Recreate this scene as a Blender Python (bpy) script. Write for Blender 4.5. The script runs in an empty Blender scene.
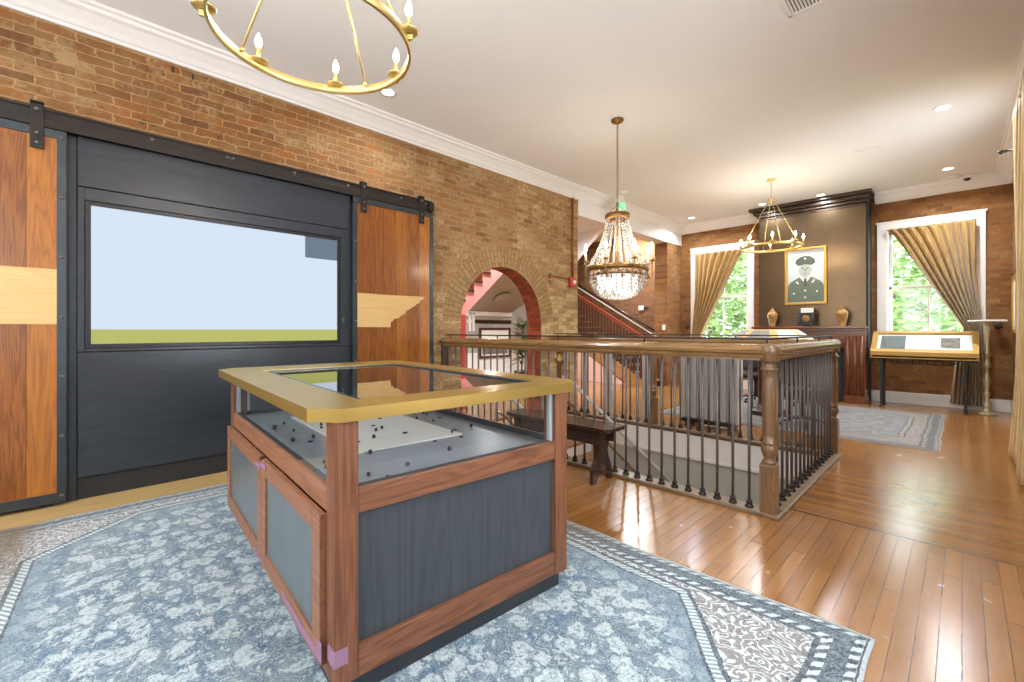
import bpy, bmesh, math, random
from mathutils import Vector, Matrix
random.seed(7)
PI = math.pi
SC = bpy.context.scene
COL = SC.collection

# ------------------------------------------------------------------ mesh helper
class MB:
    def __init__(s): s.bm = bmesh.new(); s.mi = 0
    def _tag(s, faces, smooth=False):
        for f in faces:
            f.material_index = s.mi
            if smooth: f.smooth = True
    def box(s, x0, x1, y0, y1, z0, z1, bev=0.0, seg=2):
        r = bmesh.ops.create_cube(s.bm, size=1)
        vs = r['verts']
        for v in vs:
            v.co = Vector(((x0+x1)/2 + v.co.x*(x1-x0), (y0+y1)/2 + v.co.y*(y1-y0), (z0+z1)/2 + v.co.z*(z1-z0)))
        fs = list({f for v in vs for f in v.link_faces}); s._tag(fs)
        if bev > 0:
            es = list({e for v in vs for e in v.link_edges})
            b = min(bev, abs(x1-x0)*.45, abs(y1-y0)*.45, abs(z1-z0)*.45)
            r2 = bmesh.ops.bevel(s.bm, geom=es, offset=b, segments=seg, affect='EDGES', profile=.5)
            s._tag(r2['faces'])
        return s
    def tube(s, p0, p1, r0, r1=None, n=12, caps=True):
        if r1 is None: r1 = r0
        p0 = Vector(p0); p1 = Vector(p1); d = p1-p0
        q = d.to_track_quat('Z', 'Y')
        a = []; b = []
        for i in range(n):
            t = 2*PI*i/n; c = Vector((math.cos(t), math.sin(t), 0))
            a.append(s.bm.verts.new(p0 + q @ (c*r0))); b.append(s.bm.verts.new(p1 + q @ (c*r1)))
        fs = [s.bm.faces.new((a[i], a[(i+1) % n], b[(i+1) % n], b[i])) for i in range(n)]
        s._tag(fs, True)
        if caps:
            s._tag([s.bm.faces.new(list(reversed(a))), s.bm.faces.new(b)])
        return s
    def path(s, pts, r, n=8):
        pts = [Vector(p) for p in pts]; rings = []
        up = None
        for i, p in enumerate(pts):
            d = (pts[min(i+1, len(pts)-1)] - pts[max(i-1, 0)]).normalized()
            q = d.to_track_quat('Z', 'Y')
            rr = r[i] if isinstance(r, (list, tuple)) else r
            rings.append([s.bm.verts.new(p + q @ Vector((math.cos(2*PI*k/n)*rr, math.sin(2*PI*k/n)*rr, 0))) for k in range(n)])
        fs = []
        for A, B in zip(rings, rings[1:]):
            # align ring start to limit twist
            o = min(range(n), key=lambda o: (A[0].co-B[o].co).length)
            fs += [s.bm.faces.new((A[k], A[(k+1) % n], B[(k+1+o) % n], B[(k+o) % n])) for k in range(n)]
        s._tag(fs, True)
        s._tag([s.bm.faces.new(list(reversed(rings[0]))), s.bm.faces.new(rings[-1])])
        return s
    def lathe(s, prof, c=(0, 0, 0), n=20, axis='Z', smooth=True):
        c = Vector(c); rings = []
        for r, z in prof:
            ring = []
            for k in range(n):
                t = 2*PI*k/n; p = Vector((math.cos(t)*r, math.sin(t)*r, z))
                if axis == 'X': p = Vector((p.z, p.x, p.y))
                if axis == 'Y': p = Vector((p.y, p.z, p.x))
                ring.append(s.bm.verts.new(c+p))
            rings.append(ring)
        fs = []
        for A, B in zip(rings, rings[1:]):
            fs += [s.bm.faces.new((A[k], A[(k+1) % n], B[(k+1) % n], B[k])) for k in range(n)]
        s._tag(fs, smooth)
        s._tag([s.bm.faces.new(list(reversed(rings[0]))), s.bm.faces.new(rings[-1])])
        return s
    def prism(s, pts, a0, a1, axis='X'):
        """polygon pts (p,q) extruded along axis; X: (y,z)  Y: (x,z)  Z: (x,y)"""
        def P(p, q, a): return {'X': (a, p, q), 'Y': (p, a, q), 'Z': (p, q, a)}[axis]
        A = [s.bm.verts.new(P(p, q, a0)) for p, q in pts]; B = [s.bm.verts.new(P(p, q, a1)) for p, q in pts]
        n = len(pts)
        fs = [s.bm.faces.new((A[i], A[(i+1) % n], B[(i+1) % n], B[i])) for i in range(n)]
        fs += [s.bm.faces.new(list(reversed(A))), s.bm.faces.new(B)]
        s._tag(fs); return s
    def quad(s, *ps):
        f = s.bm.faces.new([s.bm.verts.new(p) for p in ps]); s._tag([f]); return s
    def sphere(s, c, r, sub=2, sc=(1, 1, 1)):
        m = Matrix.Translation(c) @ Matrix.Diagonal((r*sc[0], r*sc[1], r*sc[2], 1))
        res = bmesh.ops.create_icosphere(s.bm, subdivisions=sub, radius=1, matrix=m)
        s._tag(list({f for v in res['verts'] for f in v.link_faces}), True); return s
    def sheet(s, fn, nu, nv):
        g = [[s.bm.verts.new(fn(i/nu, j/nv)) for i in range(nu+1)] for j in range(nv+1)]
        fs = [s.bm.faces.new((g[j][i], g[j][i+1], g[j+1][i+1], g[j+1][i])) for j in range(nv) for i in range(nu)]
        s._tag(fs, True); return s
    def build(s, name, mats, parent=None, label=None):
        bmesh.ops.recalc_face_normals(s.bm, faces=s.bm.faces)
        me = bpy.data.meshes.new(name); s.bm.to_mesh(me); s.bm.free()
        for m in (mats if isinstance(mats, (list, tuple)) else [mats]): me.materials.append(m)
        o = bpy.data.objects.new(name, me); COL.objects.link(o)
        if parent is not None: o.parent = parent
        if label: o['label'] = label
        return o

def tag(o, label, cat, group=None, kind=None):
    o['label'] = label; o['category'] = cat
    if group: o['group'] = group
    if kind: o['kind'] = kind
    return o
def empty(name, loc, rz, label, cat, group=None):
    o = bpy.data.objects.new(name, None); COL.objects.link(o); o.empty_display_size = .1
    o.location = loc; o.rotation_euler = (0, 0, rz); return tag(o, label, cat, group)
def struct(o):
    o['kind'] = 'structure'; return o
def dup(root, loc=None, rz=None, label=None, group=None):
    def cp(o, par):
        c = o.copy(); COL.objects.link(c)
        if par is not None: c.parent = par
        for ch in list(o.children): cp(ch, c)
        return c
    r = cp(root, None)
    if loc is not None: r.location = loc
    if rz is not None: r.rotation_euler = (0, 0, rz)
    if label: r['label'] = label
    if group: r['group'] = group
    return r
def dup_part(o, parent, loc=(0, 0, 0), rz=0.0):
    def cp(o, par):
        c = o.copy(); COL.objects.link(c); c.parent = par
        for ch in list(o.children): cp(ch, c)
        return c
    c = cp(o, parent); c.location = loc; c.rotation_euler = (0, 0, rz); return c

def lerp(a, b, t): return a+(b-a)*t
# ------------------------------------------------------------------ materials
class SH:
    def __init__(s, name):
        s.m = bpy.data.materials.new(name); s.m.use_nodes = True
        s.t = s.m.node_tree; s.t.nodes.clear()
        s.out = s.t.nodes.new('ShaderNodeOutputMaterial')
    def n(s, typ, ins=None, **attrs):
        nd = s.t.nodes.new('ShaderNode'+typ)
        for k, v in attrs.items(): setattr(nd, k, v)
        for k, v in (ins or {}).items(): s.set(nd.inputs[k], v)
        return nd
    def set(s, sock, v):
        if hasattr(v, 'is_output') or isinstance(v, bpy.types.NodeSocket): s.t.links.new(v, sock)
        elif isinstance(v, bpy.types.Node): s.t.links.new(v.outputs[0], sock)
        else:
            if isinstance(v, (tuple, list)) and len(v) == 3 and sock.type == 'RGBA': v = (*v, 1)
            sock.default_value = v
    def math(s, op, a, b=0.0, c=0.0, clamp=False):
        return s.n('Math', {0: a, 1: b, 2: c}, operation=op, use_clamp=clamp).outputs[0]
    def mix(s, f, a, b, blend='MIX'):
        nd = s.n('Mix', None, data_type='RGBA', blend_type=blend)
        s.set(nd.inputs[0], f); s.set(nd.inputs[6], a); s.set(nd.inputs[7], b); return nd.outputs[2]
    def ramp(s, f, stops, interp='LINEAR'):
        nd = s.n('ValToRGB', {0: f}); cr = nd.color_ramp; cr.interpolation = interp
        while len(cr.elements) < len(stops): cr.elements.new(.5)
        for e, (p, c) in zip(cr.elements, stops):
            e.position = p; e.color = (*c, 1) if len(c) == 3 else c
        return nd.outputs[0]
    def coord(s): return s.n('TexCoord').outputs['Object']
    def xyz(s, v):
        nd = s.n('SeparateXYZ', {0: v}); return nd.outputs
    def vec(s, x, y, z=0.0): return s.n('CombineXYZ', {0: x, 1: y, 2: z}).outputs[0]
    def noise(s, v, scale, detail=4, rough=.6, dist=0.0):
        return s.n('TexNoise', {'Vector': v, 'Scale': scale, 'Detail': detail, 'Roughness': rough, 'Distortion': dist}).outputs['Fac']
    def mapr(s, v, a, b, c=0.0, d=1.0):
        return s.n('MapRange', {0: v, 1: a, 2: b, 3: c, 4: d}).outputs[0]
    def bump(s, h, strength=.3, dist=.01):
        return s.n('Bump', {'Height': h, 'Strength': strength, 'Distance': dist}).outputs[0]
    def bsdf(s, **kw):
        b = s.n('BsdfPrincipled')
        for k, v in kw.items():
            s.set(b.inputs[{'col': 'Base Color', 'rough': 'Roughness', 'metal': 'Metallic', 'nrm': 'Normal', 'emc': 'Emission Color',
                            'ems': 'Emission Strength', 'trans': 'Transmission Weight', 'ior': 'IOR', 'coat': 'Coat Weight',
                            'spec': 'Specular IOR Level', 'coatr': 'Coat Roughness', 'sheen': 'Sheen Weight', 'sub': 'Subsurface Weight'}[k]], v)
        s.t.links.new(b.outputs[0], s.out.inputs[0]); return s.m

def srgb(r, g, b):
    f = lambda c: (c/255/12.92) if c/255 <= .04045 else ((c/255+.055)/1.055)**2.4
    return (f(r), f(g), f(b))
def plain(name, c, rough=.5, metal=0.0, var=.08, scale=12, **kw):
    s = SH(name); v = s.coord(); n = s.noise(v, scale, 4)
    col = s.mix(s.mapr(n, .3, .7), tuple(x*(1-var) for x in c), tuple(min(1, x*(1+var)) for x in c))
    return s.bsdf(col=col, rough=rough, metal=metal, **kw)
def emit(name, c, e):
    s = SH(name); nd = s.n('Emission', {0: (*c, 1), 1: e}); s.t.links.new(nd.outputs[0], s.out.inputs[0]); return s.m
def wood(name, c1, c2, axis='Z', rough=.4, plank=0.0, scale=1.0, coat=0.0, across='X', knots=.5):
    """grain along axis; optional planks cut across the axis"""
    s = SH(name); v = s.coord(); x, y, z = s.xyz(v)
    st = {'X': (.06, 1, 1), 'Y': (1, .06, 1), 'Z': (1, 1, .06)}[axis]
    pc = {'X': x, 'Y': y, 'Z': z}[across]
    if plank:
        idx = s.math('FLOOR', s.math('DIVIDE', pc, plank)); rnd = s.n('TexWhiteNoise', {'W': idx}, noise_dimensions='1D').outputs[0]
        off = s.math('MULTIPLY', rnd, 7.3)
    else: rnd = .5; off = 0.0
    vv = s.vec(s.math('ADD', s.math('MULTIPLY', x, st[0]), off), s.math('ADD', s.math('MULTIPLY', y, st[1]), off), s.math('ADD', s.math('MULTIPLY', z, st[2]), off))
    n1 = s.noise(vv, 9*scale, 3, .55, .6); n2 = s.noise(vv, 70*scale, 2, .6)
    ring = s.math('ABSOLUTE', s.math('SINE', s.math('MULTIPLY', n1, 38)))
    f = s.math('ADD', s.math('MULTIPLY', ring, .45*knots+.15), s.math('MULTIPLY', n2, .55))
    f = s.math('ADD', f, s.math('MULTIPLY', s.math('SUBTRACT', rnd, .5), .55)) if plank else f
    col = s.mix(s.mapr(f, .15, .95), c2, c1)
    nrm = s.bump(n2, .08, .003)
    if plank:
        fr = s.math('FRACT', s.math('DIVIDE', pc, plank)); gap = s.math('LESS_THAN', fr, .025)
        col = s.mix(gap, col, tuple(c*.35 for c in c2))
    return s.bsdf(col=col, rough=rough, nrm=nrm, coat=coat, coatr=.15)

def brick(name, ax='Y', cols=None, mortar=srgb(166, 130, 84), white=.35, tone=1.0, pale_from=None):
    s = SH(name); v = s.coord(); x, y, z = s.xyz(v)
    u = {'Y': y, 'X': x}[ax]
    wob = s.noise(v, 5, 3); wob2 = s.noise(v, 14, 3); wob3 = s.noise(v, 8, 3)
    uu = s.math('ADD', u, s.math('MULTIPLY', s.math('SUBTRACT', wob2, .5), .075))
    zz = s.math('ADD', z, s.math('MULTIPLY', s.math('ADD', s.math('SUBTRACT', wob, .5), s.math('MULTIPLY', s.math('SUBTRACT', wob2, .5), .5)), .036))
    b = s.n('TexBrick', {'Vector': s.vec(uu, zz), 'Color1': (0, 0, 0, 1), 'Color2': (1, 1, 1, 1), 'Mortar': (.5, .5, .5, 1), 'Scale': 1.0, 'Mortar Size': s.mapr(wob3, .35, .65, .003, .009),
                         'Mortar Smooth': .5, 'Bias': 0.0, 'Brick Width': .215, 'Row Height': .069}, offset=.5)
    cols = cols or [srgb(116, 74, 38), srgb(140, 88, 44), srgb(152, 104, 56), srgb(136, 96, 54), srgb(164, 98, 42)]
    per = s.ramp(b.outputs[0], [(i/(len(cols)-1), c) for i, c in enumerate(cols)])
    n1 = s.noise(v, 26, 5, .7); n2 = s.noise(v, 2.2, 4, .65); n3 = s.noise(v, 90, 3, .7)
    col = s.mix(s.mapr(n1, .35, .7, 0, .75), per, tuple(c*.62 for c in cols[0]))
    pale = s.mapr(s.math('ADD', n2, s.math('MULTIPLY', s.math('SUBTRACT', n1, .5), 1.1)), .46, .74, 0, white)
    if pale_from:   # paler masonry, stronger towards the arch and low down
        g = s.math('MULTIPLY', s.mapr(y, pale_from[0], pale_from[1], 0, 1), s.mapr(z, 2.9, 1.4, .45, 1))
        pale = s.math('ADD', pale, s.math('MULTIPLY', g, s.mapr(n1, .35, .6, .45, .95)), clamp=True)
    pale = s.math('MULTIPLY', pale, s.mapr(s.math('FRACT', s.math('MULTIPLY', b.outputs[0], 7.7)), 0, 1, .35, 1.25), clamp=True)
    col = s.mix(pale, col, srgb(200, 176, 132))
    spot = s.math('GREATER_THAN', s.noise(v, 11, 2, .5), .70)
    col = s.mix(s.math('MULTIPLY', spot, .55), col, (.06, .04, .025))
    mo = s.mix(s.mapr(n2, .35, .7), mortar, tuple(min(1, c*1.2) for c in mortar))
    col = s.mix(b.outputs[1], col, mo)
    if tone != 1: col = s.mix(1.0, col, (tone, tone, tone), 'MULTIPLY')
    h = s.math('SUBTRACT', s.math('ADD', s.math('MULTIPLY', n3, .25), s.math('MULTIPLY', n1, .4)), s.math('MULTIPLY', b.outputs[1], .8))
    return s.bsdf(col=col, rough=.9, nrm=s.bump(h, .55, .012))

def paneglass(name, tint=(1, 1, 1), refl=1.0):
    s = SH(name); fr = s.n('Fresnel', {'IOR': 1.5})
    t = s.n('BsdfTransparent', {0: (*tint, 1)}); g = s.n('BsdfGlossy', {'Roughness': .02, 'Color': (1, 1, 1, 1)})
    bf = s.math('SUBTRACT', 1.0, s.n('NewGeometry').outputs['Backfacing'])
    mx = s.n('MixShader', {0: s.math('MULTIPLY', s.math('MULTIPLY', fr.outputs[0], refl), bf), 1: t.outputs[0], 2: g.outputs[0]})
    s.t.links.new(mx.outputs[0], s.out.inputs[0]); return s.m

M = {}
M['brick_left'] = brick('old tan brick', 'Y', white=.42, pale_from=(1.5, 4.8))
M['brick_far'] = brick('brown brick', 'X', [srgb(116, 72, 36), srgb(156, 102, 50), srgb(136, 86, 46), srgb(168, 114, 58), srgb(122, 78, 44)], mortar=srgb(130, 92, 54), white=.3)
M['brick_side'] = brick('brown side brick', 'Y', [srgb(116, 72, 36), srgb(156, 102, 50), srgb(136, 86, 46), srgb(168, 114, 58), srgb(122, 78, 44)], mortar=srgb(130, 92, 54), white=.3)
M['brick_hall'] = brick('dark brown brick', 'X', [srgb(108, 70, 44), srgb(140, 92, 56), srgb(124, 80, 52), srgb(150, 102, 62)], mortar=srgb(112, 82, 56), white=.12)

def ring_mat(name, ang=True):
    """rowlock courses around the arch: polar bricks about the springing centre"""
    s = SH(name); v = s.coord(); x, y, z = s.xyz(v)
    dy = s.math('SUBTRACT', y, 4.548); dz = s.math('SUBTRACT', z, 1.42)
    a = s.math('ARCTAN2', dz, dy)
    r = s.math('SQRT', s.math('ADD', s.math('MULTIPLY', dy, dy), s.math('MULTIPLY', dz, dz)))
    if ang: uv = s.vec(s.math('ADD', r, .0), s.math('MULTIPLY', a, .95))
    else: uv = s.vec(x, s.math('MULTIPLY', a, .82))
    n1 = s.noise(v, 26, 5, .7); n0 = s.noise(v, 9, 3)
    uv = s.n('VectorMath', {0: uv, 1: s.vec(s.math('MULTIPLY', s.math('SUBTRACT', n0, .5), .03), s.math('MULTIPLY', s.math('SUBTRACT', n0, .5), .02))}, operation='ADD').outputs[0]
    b = s.n('TexBrick', {'Vector': uv, 'Color1': (0, 0, 0, 1), 'Color2': (1, 1, 1, 1), 'Mortar': (.5, .5, .5, 1), 'Scale': 1.0, 'Mortar Size': .006,
                         'Mortar Smooth': .3, 'Brick Width': .175 if ang else .2, 'Row Height': .068}, offset=.5)
    if ang: cols = [srgb(156, 120, 78), srgb(170, 136, 92), srgb(182, 150, 106), srgb(168, 134, 90)]; mo = srgb(126, 98, 62)
    else: cols = [srgb(120, 58, 30), srgb(165, 82, 42), srgb(140, 72, 40), srgb(184, 100, 56)]; mo = srgb(120, 70, 44)
    per = s.ramp(b.outputs[0], [(i/3, c) for i, c in enumerate(cols)])
    col = s.mix(s.mapr(n1, .35, .75, 0, .5), per, tuple(c*.6 for c in cols[0]))
    col = s.mix(b.outputs[1], col, mo)
    return s.bsdf(col=col, rough=.9, nrm=s.bump(s.math('SUBTRACT', n1, b.outputs[1]), .5, .012))
M['arch_ring'] = ring_mat('arch ring brick'); M['arch_soffit'] = ring_mat('arch soffit brick', False)

M['white'] = plain('white trim paint', srgb(238, 234, 230), .45, var=.015)
M['ceil'] = plain('ceiling paint', srgb(240, 239, 237), .85, var=.012, scale=1.2)
M['greywall'] = plain('grey wall paint', srgb(172, 168, 156), .8, var=.03, scale=2)
M['pink'] = plain('pink paint', srgb(240, 158, 156), .6, var=.05, scale=3)
M['pinkpale'] = plain('pale pink paint', srgb(226, 178, 162), .7, var=.05, scale=3)
M['red'] = plain('red paint', srgb(206, 66, 58), .5, var=.06, scale=4)
M['redwood'] = wood('red mahogany', srgb(150, 56, 34), srgb(96, 34, 22), 'X', .3)
M['steel'] = plain('blued steel', srgb(70, 76, 80), .38, .75, .15, 6)
M['blacksteel'] = plain('black steel', srgb(52, 46, 42), .42, .6, .12, 9)
M['iron'] = plain('grey iron', srgb(100, 95, 92), .42, .35, .1, 20)
M['black'] = plain('black plastic', (.012, .012, .013), .35, var=.1)
M['matteblack'] = plain('matte black', (.02, .02, .021), .7, var=.1)
M['brass'] = plain('brushed brass', srgb(222, 196, 128), .34, .85, .06, 14)
M['antique'] = plain('antique brass', srgb(142, 106, 60), .38, .8, .2, 30)
M['casegold'] = plain('case gold paint', srgb(176, 138, 72), .4, .4, .05, 4)
M['gold'] = plain('gold paint', srgb(178, 148, 80), .32, .7, .05, 4)
M['goldframe'] = plain('gilded frame', srgb(188, 148, 66), .35, .6, .12, 30)
M['bronze'] = plain('bronze sheet', srgb(104, 86, 66), .30, .9, .14, 1.6)
M['fir'] = wood('orange fir boards', srgb(176, 108, 36), srgb(116, 62, 16), 'Z', .35, .16, 1.0, .25, 'Y')
M['maple'] = wood('pale maple', srgb(224, 190, 130), srgb(204, 164, 100), 'Y', .45, knots=.2)
M['darkwood'] = wood('charcoal stained wood', srgb(62, 67, 74), srgb(40, 44, 50), 'Y', .3, knots=.12, scale=.8)
M['caseX'] = wood('case oak X', srgb(150, 98, 68), srgb(92, 54, 34), 'X', .45)
M['caseY'] = wood('case oak Y', srgb(166, 116, 86), srgb(122, 78, 54), 'Y', .45)
M['caseZ'] = wood('case oak Z', srgb(148, 96, 66), srgb(90, 52, 32), 'Z', .45)
M['casepanel'] = wood('blue grey stained panel', srgb(74, 80, 86), srgb(52, 57, 62), 'Z', .5, knots=.3, scale=.6)
M['doorpanel'] = wood('grey stained panel', srgb(112, 122, 124), srgb(88, 97, 100), 'Z', .32, knots=.25, scale=.6)
M['plinth'] = wood('dark plinth', srgb(60, 66, 70), srgb(40, 45, 49), 'X', .55, knots=.2)
M['glass'] = paneglass('clear glass', (.97, .98, .98))
M['winglass'] = paneglass('window glass', (1, 1, 1), .8)
M['mahog'] = wood('dark walnut', srgb(86, 50, 30), srgb(46, 26, 16), 'X', .28, coat=.4)
M['bench'] = wood('bench walnut', srgb(70, 44, 32), srgb(38, 24, 18), 'X', .22, coat=.6)
M['railX'] = wood('golden oak X', srgb(172, 132, 84), srgb(100, 72, 42), 'X', .22, coat=.5, knots=.3)
M['railY'] = wood('golden oak Y', srgb(172, 132, 84), srgb(100, 72, 42), 'Y', .22, coat=.5, knots=.3)
M['railZ'] = wood('golden oak Z', srgb(142, 108, 74), srgb(92, 66, 42), 'Z', .3, coat=.4, knots=.4)
M['mantel'] = wood('mahogany mantel', srgb(132, 74, 38), srgb(78, 38, 18), 'Z', .25, coat=.5)
M['mantelX'] = wood('mahogany mantel X', srgb(132, 74, 38), srgb(78, 38, 18), 'X', .25, coat=.5)
M['cornice'] = wood('dark cornice wood', srgb(66, 48, 34), srgb(42, 29, 20), 'X', .35)
M['oaktread'] = wood('oak tread', srgb(190, 140, 84), srgb(140, 92, 48), 'X', .35)
M['greymetal'] = plain('pale grey enamel', srgb(188, 184, 178), .45, .1, .03, 6)
M['greydark'] = plain('mid grey enamel', srgb(138, 134, 130), .45, .2, .04, 6)
M['vase'] = plain('amber glazed ceramic', srgb(160, 120, 70), .22, 0, .35, 7)
M['candle'] = plain('cream candle sleeve', srgb(240, 226, 190), .5, var=.02)
M['bulb'] = emit('warm bulb glow', (1, .82, .55), 18)
M['downlens'] = emit('downlight lens', (1, .93, .82), 5)
M['crystal'] = None
s = SH('crystal'); M['crystal'] = s.bsdf(col=(.86, .82, .74), rough=.1, trans=.6, ior=1.5, spec=.8)
M['frost'] = plain('frosted white glass', srgb(240, 240, 244), .3, var=.02, emc=(1, .95, .88, 1), ems=.35)
M['leaf'] = plain('plant leaf', srgb(58, 84, 44), .5, var=.3)
M['tape'] = plain('lavender tape', srgb(152, 114, 140), .7, var=.05, scale=40)
M['redplastic'] = plain('red alarm plastic', srgb(186, 50, 24), .35, var=.03)
M['orangepipe'] = plain('copper brown pipe', srgb(150, 88, 46), .4, .3, .15, 20)
M['paper'] = plain('white card', srgb(236, 232, 224), .7, var=.02)
M['marble'] = plain('pale marble', srgb(222, 218, 208), .2, var=.06, scale=20)
M['brasspost'] = plain('polished pale brass', srgb(186, 172, 140), .3, .5, .1, 20)
M['leather'] = plain('black leather', (.02, .018, .017), .45, var=.15)

# gold curtain cloth
def cloth(name, c1, c2):
    s = SH(name); v = s.coord(); x, y, z = s.xyz(v)
    n = s.noise(s.vec(s.math('MULTIPLY', x, 30), s.math('MULTIPLY', y, 30), s.math('MULTIPLY', z, 1.5)), 1.0, 3)
    n2 = s.noise(v, 160, 2)
    col = s.mix(s.mapr(s.math('ADD', s.math('MULTIPLY', n, .7), s.math('MULTIPLY', n2, .3)), .35, .65), c2, c1)
    return s.bsdf(col=col, rough=.48, sheen=.4, nrm=s.bump(n2, .12, .002))
M['curtain'] = cloth('gold damask', srgb(184, 148, 82), srgb(142, 106, 52))
M['curtain_pale'] = cloth('pale gold damask', srgb(222, 196, 138), srgb(188, 156, 96))

# floor boards; the direction changes on the landing beside the stairwell
def floor_mat():
    s = SH('honey oak floor boards'); v = s.coord(); x, y, z = s.xyz(v)
    band = s.math('MULTIPLY', s.math('MULTIPLY', s.math('GREATER_THAN', y, 3.70), s.math('LESS_THAN', y, 5.66)), s.math('GREATER_THAN', x, -1.2))
    a = s.n('Mix', {0: band, 2: y, 3: x}, data_type='FLOAT').outputs[0]     # along the board
    c = s.n('Mix', {0: band, 2: x, 3: y}, data_type='FLOAT').outputs[0]     # across it
    W = .070
    row = s.math('FLOOR', s.math('DIVIDE', c, W)); rnd = s.n('TexWhiteNoise', {'W': row}, noise_dimensions='1D').outputs[0]
    al = s.math('ADD', a, s.math('MULTIPLY', rnd, 3.1))
    seg = s.math('FLOOR', s.math('DIVIDE', al, 1.9))
    r2 = s.n('TexWhiteNoise', {'Vector': s.vec(row, seg, 0.0)}, noise_dimensions='3D').outputs[0]
    g = s.vec(s.math('MULTIPLY', al, 1.3), s.math('ADD', s.math('MULTIPLY', c, 22), s.math('MULTIPLY', r2, 40)), 0.0)
    n1 = s.noise(g, 1.2, 3, .55, .2); n2 = s.noise(g, 9, 3, .6); wear = s.noise(v, 1.1, 4, .6)
    f = s.math('ADD', s.math('MULTIPLY', n1, .5), s.math('ADD', s.math('MULTIPLY', n2, .3), s.math('MULTIPLY', r2, .32)))
    col = s.ramp(f, [(.1, srgb(92, 56, 22)), (.5, srgb(136, 88, 40)), (.95, srgb(164, 114, 58))])
    col = s.mix(s.mapr(wear, .35, .8, 0, .28), col, srgb(178, 136, 92))
    fr = s.math('FRACT', s.math('DIVIDE', c, W)); gap = s.math('LESS_THAN', s.math('ABSOLUTE', s.math('SUBTRACT', fr, .5)), .478)
    fe = s.math('FRACT', s.math('DIVIDE', al, 1.9)); ge = s.math('GREATER_THAN', fe, .0025)
    edge = s.math('LESS_THAN', s.math('ABSOLUTE', s.math('SUBTRACT', y, 3.70)), .012)
    edge = s.math('ADD', edge, s.math('LESS_THAN', s.math('ABSOLUTE', s.math('SUBTRACT', y, 5.66)), .012))
    edge = s.math('MULTIPLY', edge, s.math('GREATER_THAN', x, -1.2))
    solid = s.math('MULTIPLY', s.math('MULTIPLY', gap, ge), s.math('SUBTRACT', 1.0, edge))
    deep = s.mapr(s.noise(v, 3.0, 2), .35, .65, .45, 1.0)
    col = s.mix(s.math('MULTIPLY', s.math('SUBTRACT', 1.0, solid), deep), col, srgb(58, 32, 14))
    cup = s.math('MULTIPLY', s.math('ABSOLUTE', s.math('SUBTRACT', fr, .5)), -.12)
    h = s.math('ADD', s.math('MULTIPLY', solid, .35), s.math('ADD', s.math('MULTIPLY', n2, .06), s.math('ADD', cup, s.math('MULTIPLY', wear, .9))))
    ro = s.math('ADD', s.mapr(s.noise(v, 5, 5, .7), .3, .7, .17, .28), s.math('MULTIPLY', band, -.03))
    return s.bsdf(col=col, rough=ro, nrm=s.bump(h, .10, .010), spec=.95, coat=.25, coatr=.16)
M['floor'] = floor_mat()

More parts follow.
